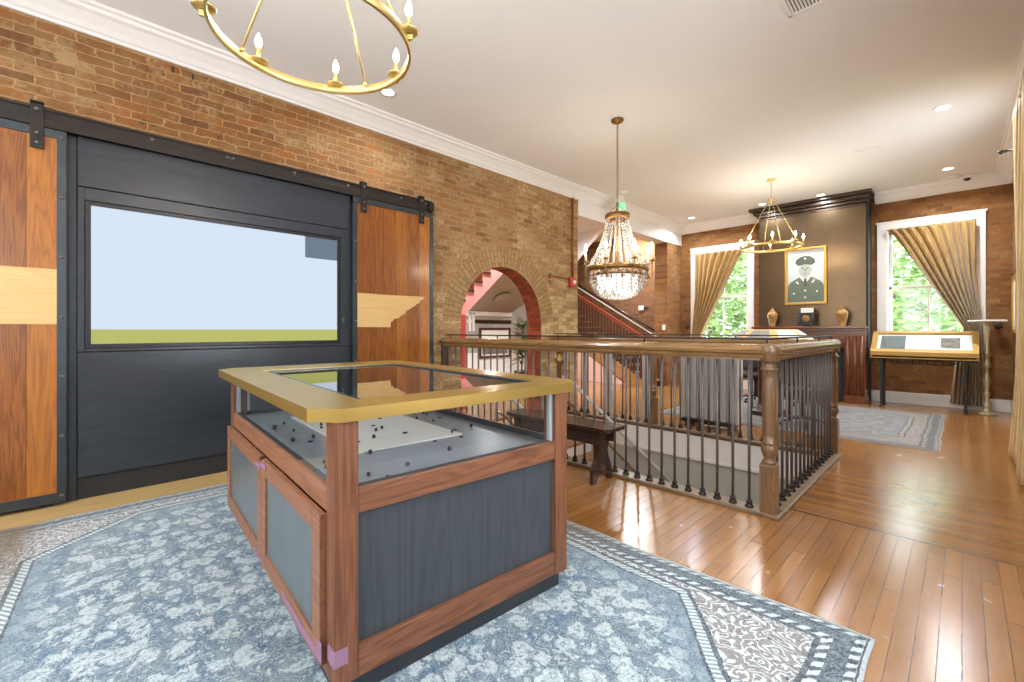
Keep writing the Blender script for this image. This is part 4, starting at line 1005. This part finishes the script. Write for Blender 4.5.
# ------------------------------------------------------------------ curtains
def curtain(name, label, fn, nu, nv, mat, parts=None):
    t = empty(name, (0, 0, 0), 0, label, 'curtain')
    o = MB().sheet(fn, nu, nv).build('drape', mat, t)
    m = o.modifiers.new('thick', 'SOLIDIFY'); m.thickness = .006; m.offset = 0
    return t
def interp(tab, t):
    for (t0, v0), (t1, v1) in zip(tab, tab[1:]):
        if t <= t1:
            q = (t-t0)/(t1-t0); q = q*q*(3-2*q) if False else q
            return lerp(v0, v1, q)
    return tab[-1][1]
def tied(xa, xb, ztop, zt_, zbot, y, side, seed, folds=11):
    """side=+1 tied to the xb side.  Outer edge hangs straight, inner edge sweeps across to the tie."""
    rg = random.Random(seed); ph = [rg.uniform(-.5, .5) for _ in range(40)]
    out_, inn_ = (xb, xa) if side > 0 else (xa, xb)
    def fn(u, v):
        # v 0 at top .. 1 at the hem, u 0 at the swept edge .. 1 at the hanging edge
        vt = (ztop-zt_)/(ztop-zbot)
        z = ztop-(ztop-zbot)*v
        if v < vt:
            q = v/vt; ed = lerp(inn_, out_-side*.14, q**.82); oe = out_+side*(.0+.09*max(0, q-.5)*2*.8)
            sag = .10*math.sin(PI*q)*(1-u)
        else:
            q = (v-vt)/(1-vt); ed = lerp(out_-side*.14, out_-side*.30, q**.6); oe = lerp(out_+side*.072, out_+side*.10, q); sag = 0
        x = lerp(ed, oe, u) - side*sag*.4
        wid = abs(oe-ed); amp = .030 if v < .02 else lerp(.022, .05, min(1, .9/(wid+.4)-.35))
        k = u*folds+.25*math.sin(3*v+6*u); yy = y - .055 + amp*1.25*math.sin(2*PI*k) + .006*math.sin(2*PI*k*2+3*v+seed) - (.03*math.sin(PI*min(1, v/vt)) if v < vt else 0)
        # swept cloth drops along the diagonal: lower edge of the sweep hangs below
        return (x, yy, z)
    return fn
curtain('tied_curtain', 'gold curtain tied back across the window by the bronze chimney wall', tied(-4.38, -3.29, 3.07, 1.16, .25, FY-.06, -1, 2, 8), 150, 60, M['curtain'])
curtain('tied_curtain', 'gold curtain tied back across the window behind the sloped display case', tied(-.95, .16, 3.09, 1.32, .08, FY-.06, 1, 5, 9), 150, 60, M['curtain'])
def tall(u, v):
    z = 3.42-3.38*v; a = .045+.012*math.sin(5*v+u*9); flare = max(0, v-.78)*4.5
    y = lerp(5.2, 6.62+.06*math.sin(7*v)-.10*math.sin(PI*v)+.06*flare, u)
    return (.405 - flare*.02 + a*math.sin(2*PI*u*9+.6*math.sin(3*v)), y, z)
t = curtain('tall_curtain', 'pale gold full length curtain on the wall nearest the camera', tall, 170, 40, M['curtain_pale'])
h = MB().sheet(lambda u, v: (.405+.05*math.sin(2*PI*u*9), lerp(5.2, 6.68, u), 3.40+.06-.09*v), 170, 3).build('pleat_heading', M['curtain_pale'], t)
m = h.modifiers.new('thick', 'SOLIDIFY'); m.thickness = .008
t = empty('curtain_rod', (.405, 6.0, 3.19), 0, 'dark curtain rod end bracket sticking out beside the pale curtain', 'curtain rod')
MB().tube((0, -1.0, 0), (0, 1.0, 0), .014).build('rod', M['blacksteel'], t)
MB().tube((-.07, 1.0, 0), (.14, 1.0, 0), .011).box(.125, .155, .96, 1.04, -.06, .06, .004).build('bracket', M['blacksteel'], t)
MB().lathe([(.012, -.07), (.02, -.08), (.012, -.09), (.024, -.105), (.024, -.12), (.010, -.135), (.004, -.15)], (0, 1.0, 0), 14, 'X').build('finial', M['blacksteel'], t)
kb = empty('curtain_holdback', (.40, FY, 1.37), 0, 'round dark holdback knob beside the sloped display case window', 'holdback')
MB().lathe([(.02, 0), (.012, -.02), (.012, -.07), (.045, -.08), (.055, -.095), (.045, -.11), (.01, -.118)], n=18, axis='Y').build('knob', M['matteblack'], kb)
dup(kb, (-4.585, FY, 1.38), 0, 'round dark holdback knob beside the chimney side window')

# ------------------------------------------------------------------ mantel and what stands on it
MY = 9.80
t = empty('fireplace_mantel', (-2.06, CY, 0), 0, 'dark mahogany mantelpiece below the framed portrait', 'mantel')
hw = .88; dy = MY-CY
MB().box(-hw-.06, hw+.02, dy-.05, 0, 1.325, 1.365, .01).box(-hw-.03, hw, dy-.02, 0, 1.285, 1.325, .01).build('shelf', M['mantelX'], t)
MB().box(-hw+.22, hw-.22, dy+.06, 0, .98, 1.285, .004).box(-hw+.27, hw-.27, dy+.045, dy+.06, 1.04, 1.23, .008).build('frieze', M['mantelX'], t)
for sx in (-1, 1):
    x0, x1 = sorted((sx*hw, sx*(hw-.30)))
    p = MB().box(x0, x1, dy+.02, 0, 0, 1.285, .005).box(x0-.01, x1+.01, dy, 0, 0, .14, .006)
    p.build('jamb', M['mantel'], t)
    for k in range(3):
        c = x0+.05+.10*k; MB().tube((c, dy+.02, .14), (c, dy+.02, 1.2), .03, n=12).build('fluted_column', M['mantel'], t)
MB().box(-hw+.30, hw-.30, -.10, 0, 0, .98).build('firebox', M['matteblack'], t)

def vase(x, label):
    t = empty('ceramic_jar', (x, MY+.03, 1.365), 0, label, 'vase')
    MB().lathe([(.05, 0), (.055, .012), (.05, .03), (.07, .12), (.088, .20), (.09, .24), (.075, .275), (.05, .295), (.052, .305)], n=24).build('body', M['vase'], t)
    MB().lathe([(.052, .305), (.045, .325), (.02, .34), (.012, .35), (.022, .362), (.016, .378), (.002, .385)], n=18).build('lid', M['antique'], t)
    return t
v1 = vase(-2.633, 'amber lidded jar on the mantel at the chimney window end'); dup(v1, (-1.511, MY+.03, 1.365), 0, 'amber lidded jar on the mantel at the display case end')
t = empty('mantel_clock', (-2.06, MY+.03, 1.365), 0, 'black mantel clock between the two amber jars', 'clock')
MB().box(-.15, .15, -.06, .07, .02, .05, .006).box(-.13, .13, -.055, .065, .05, .235, .008).box(-.155, .155, -.065, .075, .235, .262, .008).build('case', M['black'], t)
for x in (-.11, .11): MB().sphere((x, 0, .012), .02, 1, (1.4, 1, .7)).build('foot', M['antique'], t)
MB().lathe([(.062, -.056), (.066, -.064), (.056, -.066), (.002, -.064)], (0, 0, .145), 24, 'Y').build('dial', M['antique'], t)
for x in (-.115, .115): MB().tube((x, -.06, .05), (x, -.06, .235), .011, n=10).build('column', M['matteblack'], t)
o = MB().box(-.10, .10, -.006, .006, 0, .09, .002).build('name_card', M['paper']); o.location = (-2.05, MY+.03, 1.627); tag(o, 'blank white card standing on the mantel clock', 'card')

t = empty('portrait_picture', (-2.12, CY-.01, 1.79), 0, 'gold framed portrait of person in military cap and jacket', 'picture')
pw, ph_ = .345, 1.10
f = MB(); b = .045
f.box(-pw, -pw+b, -.045, 0, 0, ph_, .01).box(pw-b, pw, -.045, 0, 0, ph_, .01).box(-pw+b, pw-b, -.045, 0, 0, b, .01).box(-pw+b, pw-b, -.045, 0, ph_-b, ph_, .01)
f.build('frame', M['goldframe'], t)
M['pbg'] = plain('print pale', srgb(196, 200, 204), .35, var=.02); M['pjk'] = plain('print jacket', srgb(92, 104, 90), .4, var=.08); M['pface'] = plain('print face', srgb(166, 172, 164), .4, var=.05); M['pdk'] = plain('print dark', srgb(70, 78, 68), .4, var=.08); M['plt'] = plain('print light', srgb(224, 226, 214), .4)
MB().box(-pw+.03, pw-.03, -.02, -.015, .03, ph_-.03).build('print', M['pbg'], t)
def ell(cx, cz, rx, rz, n=24, a0=0, a1=360): return [(cx+rx*math.cos(math.radians(lerp(a0, a1, i/(n-(1 if a1 < 360 else 0))))), cz+rz*math.sin(math.radians(lerp(a0, a1, i/(n-(1 if a1 < 360 else 0)))))) for i in range(n)]
fig = MB(); fig.mi = 0
fig.prism([(-.295, .05), (-.29, .36), (-.25, .44), (-.10, .53), (.10, .53), (.25, .44), (.295, .36), (.295, .05)], -.023, -.02, 'Y')
fig.mi = 1; fig.prism([(-.055, .47), (.055, .47), (.065, .60), (-.065, .60)], -.024, -.02, 'Y'); fig.prism(ell(0, .665, .098, .145), -.0255, -.02, 'Y')
fig.prism(ell(-.10, .665, .018, .035), -.025, -.02, 'Y'); fig.prism(ell(.10, .665, .018, .035), -.025, -.02, 'Y')
fig.mi = 2
fig.prism([(-.165, .80), (-.15, .87), (-.08, .925), (0, .94), (.08, .925), (.15, .87), (.165, .80), (.11, .755), (0, .775), (-.11, .755)], -.027, -.02, 'Y')
for x in (-.038, .038): fig.prism(ell(x, .69, .020, .009, 12), -.0265, -.025, 'Y'); fig.prism([(x-.026, .712), (x+.026, .712), (x+.024, .72), (x-.024, .72)], -.0265, -.025, 'Y')
fig.prism([(-.012, .645), (.014, .645), (.008, .69), (-.002, .69)], -.0262, -.025, 'Y'); fig.prism([(-.033, .60), (.033, .60), (.028, .61), (-.028, .61)], -.0265, -.025, 'Y')
fig.mi = 3; fig.prism([(-.09, .53), (0, .40), (.09, .53), (.05, .56), (0, .49), (-.05, .56)], -.0255, -.02, 'Y')
fig.mi = 2; fig.prism([(-.022, .50), (.022, .50), (.03, .38), (0, .33), (-.03, .38)], -.0265, -.02, 'Y')
fig.mi = 3
for x, z in ((0, .885), (-.14, .44), (.14, .46), (-.19, .22), (.19, .25), (0, .27), (0, .14), (-.12, .415), (.12, .43)): fig.prism(ell(x, z, .017, .015, 10), -.028, -.02, 'Y')
fig.build('portrait_figure', [M['pjk'], M['pface'], M['pdk'], M['plt']], t)

# ------------------------------------------------------------------ sloped display case by the far window, brass stand
t = empty('sloped_display_case', (-.46, 9.95, 0), 0, 'gold sloped display case on black legs under the far window', 'display case')
zf, zb_, yf, yb, hw = .93, 1.27, -.26, .20, .645
side = [(yf, zf-.075), (yf, zf), (yb, zb_), (yb, zf-.075)]
b = MB().prism([(yf, zf-.055), (yf, zf), (yf+.03, zf+.02), (yf+.03, zf-.055)], -hw, hw, 'X').prism([(yb-.03, zf-.09), (yb-.03, zb_-.01), (yb, zb_), (yb, zf-.09)], -hw, hw, 'X')
b.prism([(yf+.03, zf-.09), (yf+.03, zf+.02), (yb-.03, zb_-.01), (yb-.03, zf-.09)], -hw, -hw+.03, 'X').prism([(yf+.03, zf-.09), (yf+.03, zf+.02), (yb-.03, zb_-.01), (yb-.03, zf-.09)], hw-.03, hw, 'X').box(-hw, hw, yf, yb, zf-.1, zf-.085, .002)
b.build('case_body', M['casegold'], t)
sl = (zb_-zf)/(yb-yf)
def slope(mb, x0, x1, q0, q1, h0, h1):
    ya, yb2 = lerp(yf, yb, q0), lerp(yf, yb, q1); za, zb2 = lerp(zf, zb_, q0), lerp(zf, zb_, q1)
    mb.prism([(ya, za+h0), (ya, za+h1), (yb2, zb2+h1), (yb2, zb2+h0)], x0, x1, 'X')
b = MB(); slope(b, -hw, -hw+.07, .0, 1, 0, .012); slope(b, hw-.07, hw, .0, 1, 0, .012); slope(b, -hw+.07, hw-.07, 0, .13, 0, .012); slope(b, -hw+.07, hw-.07, .9, 1, 0, .012)
b.build('lid_frame', M['casegold'], t)
b = MB(); slope(b, -hw+.07, hw-.07, .12, .91, -.03, -.022); b.build('mat_board', M['paper'], t)
b = MB(); slope(b, -hw+.12, -hw+.44, .2, .85, -.022, -.016); b.build('document', M['doorpanel'], t, 'blue grey document')
M['photo'] = plain('old photo print', srgb(120, 112, 104), .4, var=.6, scale=18)
b = MB(); slope(b, .22, .44, .3, .75, -.022, -.016); b.build('photograph', M['photo'], t, 'small group photograph')
b = MB(); slope(b, -hw+.06, hw-.06, .1, .93, .002, .006); b.build('glass_lid', M['glass'], t)
MB().box(-hw+.02, hw-.02, yf+.03, yb-.03, zf-.125, zf-.1, .002).build('under_frame', M['matteblack'], t)
for x in (-.50, .50):
    for y in (yf+.05, yb-.05): MB().box(x-.018, x+.018, y-.018, y+.018, 0, zf-.12, .003).lathe([(.03, 0), (.03, .012), (.018, .02)], (x, y, 0), 12).build('leg', M['matteblack'], t)
o = MB().path([(-.42, yf+.05, zf-.15), (-.2, yf+.05, zf-.19), (.0, yf+.05, zf-.17), (.25, yf+.06, zf-.2), (.42, yf+.05, zf-.15)], .008, 6).build('cable', M['black'], t)
pg = MB().tube((0, yf+.05, zf-.125), (0, yf+.04, zf-.20), .009, .005, 6).build('peg', M['matteblack'], t); pg.location = (-.38, 0, 0)
for i in range(1, 9): dup_part(pg, t, (-.38+i*.09, 0, 0))

t = empty('brass_pedestal', (.27, 9.98, 0), 0, 'tall turned brass pedestal with a pale stone top by the curtain', 'pedestal')
MB().lathe([(r*.72, z) for r, z in [(.15, 0), (.155, .02), (.12, .035), (.06, .05), (.05, .10), (.06, .13), (.065, .16), (.035, .2), (.03, .26), (.05, .30), (.055, .33), (.03, .37), (.038, .42), (.055, .47), (.06, .52), (.05, .58), (.03, .64), (.028, .70), (.06, .74), (.07, .78), (.05, .82), (.032, .86), (.06, .93), (.065, .95), (.035, .98), (.04, 1.1), (.05, 1.25), (.055, 1.33), (.03, 1.36), (.06, 1.39), (.09, 1.415), (.09, 1.425)]], n=20).build('turned_column', M['brasspost'], t)
MB().lathe([(.20, 1.425), (.215, 1.432), (.215, 1.448), (.20, 1.455)], n=28).build('stone_top', M['marble'], t)

# picture on the near wall, only its edge shows
t = empty('framed_picture', (RW, 9.75, 1.25), 0, 'gold framed picture on the wall behind the pale curtain', 'picture')
MB().box(-.035, 0, -.35, -.30, 0, .85, .006).box(-.035, 0, .30, .35, 0, .85, .006).box(-.035, 0, -.30, .30, 0, .05, .006).box(-.035, 0, -.30, .30, .80, .85, .006).build('frame', M['goldframe'], t)
MB().box(-.015, -.005, -.30, .30, .05, .80).build('print', M['paper'], t)

# ------------------------------------------------------------------ things beyond the railing
# ribbed grey folding partition parked on a wheeled base
t = empty('folding_partition', (-2.39, 6.12, 0), 0, 'pale grey ribbed folding partition on a black wheeled base', 'partition')
pts = []; n = 9; w_ = .70
fr = [(-w_/2+w_*i/(2*n), (-.10 if i % 2 else -.04)) for i in range(2*n+1)]
p = MB()
for i in range(n):
    x0 = -w_/2+w_*i/n; p.box(x0+.004, x0+w_/n*.55, -.10, .09, .09, 1.10, .008); p.box(x0+w_/n*.5, x0+w_/n, -.07, .07, .09, 1.10, .004)
p.build('ribbed_panel', M['greymetal'], t)
MB().box(-w_/2-.012, -w_/2, -.10, .10, .08, 1.12, .004).box(w_/2, w_/2+.03, -.10, .10, .08, 1.12, .004).build('end_board', M['greymetal'], t)
MB().box(w_/2+.03, w_/2+.05, -.05, .05, .4, .7, .006).build('latch_plate', M['greydark'], t)
MB().box(-w_/2, w_/2, -.15, .15, .045, .085, .005).build('base', M['black'], t)
for x in (-.28, .28):
    for y in (-.11, .11): MB().lathe([(.02, -.012), (.024, -.01), (.024, .01), (.02, .012)], (x, y, .024), 12, 'X').build('caster', M['black'], t)

# eight-sided map table with sloping reading panels
t = empty('octagonal_display_table', (-2.08, 7.6, .0095), 0, 'eight sided wooden display table with sloping panels behind the railing', 'table')
def octr(r, a=22.5): return [(r*math.cos(math.radians(a+45*i)), r*math.sin(math.radians(a+45*i))) for i in range(8)]
def frust(mb, pts0, z0, pts1, z1):
    A = [mb.bm.verts.new((x, y, z0)) for x, y in pts0]; B = [mb.bm.verts.new((x, y, z1)) for x, y in pts1]; n = len(A)
    mb._tag([mb.bm.faces.new((A[i], A[(i+1) % n], B[(i+1) % n], B[i])) for i in range(n)] + [mb.bm.faces.new(list(reversed(A))), mb.bm.faces.new(B)])
m = MB(); frust(m, octr(.60), 1.08, octr(.62), 1.135); m.build('rim', M['mantelX'], t)
m = MB(); frust(m, octr(.61), 1.135, octr(.37), 1.30); m.build('sloping_top', M['maple'], t)
for i in range(8):
    a = math.radians(22.5+45*i+22.5); a0, a1 = math.radians(22.5+45*i), math.radians(67.5+45*i)
    def pt(r, z, ang, q): 
        p0 = Vector((r*math.cos(a0), r*math.sin(a0), z)); p1 = Vector((r*math.cos(a1), r*math.sin(a1), z)); return p0.lerp(p1, q)
    up_ = Vector((math.cos(a)*.52, math.sin(a)*.52, .86))*.004
    m = MB(); qs = [pt(.58, 1.1565, a, .12), pt(.58, 1.1565, a, .88), pt(.40, 1.28, a, .82), pt(.40, 1.28, a, .18)]
    lo_ = [m.bm.verts.new(q) for q in qs]; hi = [m.bm.verts.new(q+up_*1.6) for q in qs]
    for k in range(4): m.bm.faces.new((lo_[k], lo_[(k+1) % 4], hi[(k+1) % 4], hi[k]))
    m.bm.faces.new(hi); m.bm.faces.new(list(reversed(lo_)))
    m.build('reading_panel', M['greydark'] if i in (4, 5) else M['paper'], t)
MB().lathe([(.30, 0), (.30, .06), (.20, .09), (.16, .15), (.16, 1.0), (.30, 1.08)], n=8, smooth=False).build('pedestal_base', M['mahog'], t)
for i in range(4):
    a = math.radians(45+90*i); MB().tube((.52*math.cos(a), .52*math.sin(a), 0), (.52*math.cos(a), .52*math.sin(a), 1.08), .03, n=10).build('leg', M['mahog'], t)

def chair(loc, rz, label):
    t = empty('swivel_chair', loc, rz, label, 'chair')
    MB().box(-.24, .24, -.23, .23, .44, .52, .03, 3).build('seat', M['leather'], t)
    MB().sheet(lambda u, v: (lerp(-.23, .23, u), .24+.05*math.cos((u-.5)*3)+.08*v, .55+.52*v), 12, 10).build('backrest', M['leather'], t).modifiers.new('t', 'SOLIDIFY').thickness = .03
    MB().tube((0, 0, .10), (0, 0, .44), .028).build('gas_column', M['black'], t)
    MB().path([(0, .20, .46), (0, .30, .50), (0, .30, .62)], .02, 8).build('back_bracket', M['black'], t)
    for sx in (-1, 1): MB().path([(sx*.24, .1, .48), (sx*.28, .1, .52), (sx*.28, .08, .66), (sx*.28, -.12, .68), (sx*.28, -.14, .66)], .016, 8).build('armrest', M['black'], t)
    for i in range(5):
        a = 2*PI*i/5+.3; c, s_ = math.cos(a), math.sin(a)
        lg = MB().path([(c*.03, s_*.03, .11), (c*.16, s_*.16, .10), (c*.28, s_*.28, .062)], [.022, .02, .014], 8).build('base_arm', M['black'], t)
        MB().sphere((c*.28, s_*.28, .026), .026, 1).build('caster', M['black'], lg)
    return t
c1 = chair((-1.50, 6.98, .0095), math.radians(200), 'black swivel chair behind the side railing')
dup(c1, (-2.6, 8.7, .0095), math.radians(20), 'black swivel chair on the far side of the display table')
c3 = dup(c1, (-1.72, 8.62, .0095), math.radians(160), 'black swivel chair closest to the mantelpiece')

# ------------------------------------------------------------------ the hall staircases
# flight against the far hall wall, climbing away from the opening
t = empty('hall_staircase', (-4.95, 9.35, 0), 0, 'wooden hall staircase with red handrail climbing the dark brick wall', 'staircase')
N, rs, gn = 14, .155, .265
tr = MB(); ri = MB()
for k in range(N):
    x = -gn*k; z = rs*(k+1)
    tr.box(x-gn-.02, x+.025, .03, 1.08, z-.035, z, .005); ri.box(x-gn+.0, x-.012, .06, 1.08, z-rs, z-.035)
tr.build('treads', M['oaktread'], t); ri.build('risers', M['matteblack'], t)
def flight(off0, off1): return [(.0, off0+.0), (-gn*N, rs*N+off0), (-gn*N, rs*N+off1), (.0, off1)]
MB().prism([(0, 0), (0, .05), (-gn*N, rs*N-.05), (-gn*N, rs*N-.33), (-.62, 0)], .0, .03, 'Y').build('stringer', M['oaktread'], t)
MB().prism([(-.70, 0), (-gn*N, rs*N-.34), (-gn*N, 0)], .012, .028, 'Y').build('under_stair_panel', M['pinkpale'], t, 'pink painted panel under the flight')
MB().prism([(.1, .90), (-gn*N, rs*N+.93), (-gn*N, rs*N+1.0), (.1, .97)], -.03, .04, 'Y').build('handrail', M['redwood'], t, 'red wooden handrail')
MB().prism([(.1, 1.14), (-gn*N, rs*N+1.16), (-gn*N, rs*N+1.18), (.1, 1.16)], -.005, .015, 'Y').build('guard_rail', M['greymetal'], t)
MB().path([(.2, 1.06, .9), (-gn*N, 1.06, rs*N+.9)], .025, 8).build('wall_rail', M['mahog'], t)
bl = MB().box(-.033, .033, -.006, .006, 0, .92, .003).build('baluster', M['mahog'], t)
bl.location = (-.1, 0, .06)
for k in range(1, 40): dup_part(bl, t, (-.1-.09*k, 0, .06+.09*k*rs/gn))
MB().box(-.01, .09, -.05, .05, 0, 1.12, .006).lathe([(.05, 1.12), (.06, 1.14), (.03, 1.17), (.045, 1.21), (.002, 1.25)], (.04, 0, 0), 14).build('newel_post', M['railZ'], t)
MB().box(-gn*N-1.0, -gn*N, .03, 1.08, rs*N-.2, rs*N, .004).build('landing', M['oaktread'], t)
# pink flight seen through the arch
t = empty('pink_staircase', (-5.85, 4.66, 0), 0, 'pink sided staircase rising behind the brick arch', 'staircase')
sl_ = .88; rs = .17; gn = rs/sl_
prof = [(-.9, 0.0), (0.0, 0.0), (0.0, 1.56), (2.7, 1.56+2.7*sl_)]
yy, z = 2.7, 1.56+2.7*sl_+.22
steps = []
while z > 1.25:
    steps += [(yy, z), (yy-gn, z)]; yy -= gn; z -= rs
prof += steps + [(-.9, z)]
MB().prism(prof, -.9, 0, 'X').build('stringer', M['pink'], t)
tr = MB(); yy, z = 2.7, 1.56+2.7*sl_+.22
while z > 1.25:
    tr.box(-.9, .02, yy-gn-.02, yy, z, z+.03, .004); yy -= gn; z -= rs
tr.build('treads', M['mahog'], t)
MB().box(.0, .04, -.12, -.02, 0, 1.56, .004).box(.0, .02, -.9, -.12, 0, 1.35).build('side_board', M['red'], t, 'red painted upright board')
# pale upper flight soffit
t = empty('upper_stair_flight', (-7.0, 9.2, 3.0), 0, 'white underside of an upper stair flight above the hall', 'staircase')
MB().prism([(-1.78, -.75), (-.9, -.7), (-.03, .07), (.44, .50), (.80, .775), (-1.78, .775)], -.05, .1, 'Y').build('soffit', M['white'], t)

# bits on the hall walls
t = empty('group_photograph', (HX+.02, 8.0, .56), 0, 'dark framed group photograph on the grey hall wall', 'picture')
w_, h_ = .56, .80
MB().box(0, .04, -w_, -w_+.06, 0, h_, .006).box(0, .04, w_-.06, w_, 0, h_, .006).box(0, .04, -w_+.06, w_-.06, 0, .06, .006).box(0, .04, -w_+.06, w_-.06, h_-.06, h_, .006).build('frame', M['mahog'], t)
MB().box(.0, .012, -w_+.05, w_-.05, .05, h_-.05).build('mat_board', M['paper'], t)
MB().box(.012, .016, -w_+.1, w_-.1, .1, .42).build('photo_print', M['photo'], t)
t = empty('coat_rack', (HX, 7.95, 1.5), 0, 'dark wall rack with pegs above the hall photograph', 'rack')
MB().box(0, .03, -.66, .66, -.03, .07, .006).build('board', M['mahog'], t)
for k in range(8): MB().tube((.03, -.58+k*.166, .0), (.10, -.58+k*.166, .02), .014, n=8).build('peg', M['matteblack'], t)
t = empty('wall_sconce', (HX, 7.18, 1.52), 0, 'white twin tube wall light on the grey hall wall', 'light')
for y in (-.06, .06): MB().box(.02, .06, y-.035, y+.035, -.26, .26, .01).build('tube', M['white'], t)
MB().box(0, .03, -.12, .12, -.04, .04, .004).build('bracket', M['white'], t)
# ceiling rose on the sloping hall ceiling
t = empty('ceiling_rose', (-7.95, 7.5, 2.105), 0, 'pale oval plaster rose on the sloping hall ceiling', 'ceiling rose')
ang = math.atan2(.84, 1.95); t.rotation_euler = (0, -ang, 0)
MB().lathe([(.22, .0), (.23, -.02), (.20, -.035), (.17, -.02), (.12, -.02), (.10, -.035), (.05, -.03), (.02, -.05)], n=28).build('plaster', M['greywall'], t)
# potted plant in the arch
t = empty('potted_plant', (-7.3, 7.5, 0), 0, 'tall leafy pot plant seen through the arch', 'plant')
MB().lathe([(.14, 0), (.18, .32), (.19, .34), (.16, .33)], n=18).build('pot', M['mahog'], t)
MB().path([(0, 0, .3), (.03, .02, .8), (-.02, .05, 1.3)], .016, 6).path([(0, 0, .5), (-.05, -.15, .8)], .01, 6).build('stem', M['bark'], t)
m = MB(); rg = random.Random(5)
for k in range(120):
    a = rg.uniform(0, 2*PI); z = rg.uniform(.55, 1.5); l_ = rg.uniform(.22, .45); r0 = Vector((0, 0, z)); d = Vector((math.cos(a), math.sin(a), rg.uniform(-.5, .6))).normalized(); sd = d.cross(Vector((0, 0, 1))).normalized()*.045
    m.quad(r0+d*.03, r0+d*l_*.5+sd, r0+d*l_, r0+d*l_*.5-sd)
m.build('foliage', M['leaf'], t)
# thermostat and outlet plates
t = empty('thermostat', (-5.81, FY, 1.87), 0, 'small white thermostat on the dark brick hall wall', 'thermostat')
MB().box(-.09, .05, -.03, 0, -.06, .06, .006).build('housing', M['white'], t); MB().box(.05, .17, -.02, 0, -.03, .03, .004).build('cover', M['matteblack'], t)
o = MB().box(-.035, .035, -.01, 0, -.06, .06, .003).build('wall_switch', M['white']); o.location = (-4.86, PIER, 1.36); tag(o, 'white switch plate on the brick pier beside the mottled patch', 'switch')

# ------------------------------------------------------------------ fill lights added to brighten the hall, no fixtures
def disk_fill(loc, e, size=.1, c=(.90, .97, .99)):
    l = bpy.data.lights.new('hall_fill', 'AREA'); l.shape = 'DISK'; l.size = .2; l.energy = e; l.color = c; l.spread = math.radians(170)
    o = bpy.data.objects.new('hall_fill', l); COL.objects.link(o); o.location = loc
for p in ((-5.9, 7.6, CZ-.02), (-5.7, 9.9, CZ-.02), (-5.4, 5.0, CZ-.02)): disk_fill(p, 55)
disk_fill((-7.0, 6.2, 1.75+.55), 40)

# ------------------------------------------------------------------ camera and view
cam = bpy.data.cameras.new('camera'); co = bpy.data.objects.new('camera', cam); COL.objects.link(co); SC.camera = co
cam.sensor_fit = 'HORIZONTAL'; cam.sensor_width = 36; cam.lens = 443/1024*36; cam.shift_y = -11/1024; cam.clip_start = .05; cam.clip_end = 200
co.location = (0, 0, 1.3); co.rotation_euler = (PI/2, 0, math.atan2(450, 443))
SC.view_settings.view_transform = 'Standard'; SC.view_settings.look = 'None'; SC.view_settings.gamma = 1; SC.view_settings.exposure = 1.0
SC.view_settings.use_curve_mapping = False
SC.cycles.use_denoising = True; SC.cycles.max_bounces = 8; SC.cycles.diffuse_bounces = 5; SC.cycles.glossy_bounces = 4; SC.cycles.transparent_max_bounces = 12; SC.cycles.transmission_bounces = 6
SC.cycles.caustics_reflective = False; SC.cycles.caustics_refractive = False; SC.cycles.sample_clamp_indirect = 6
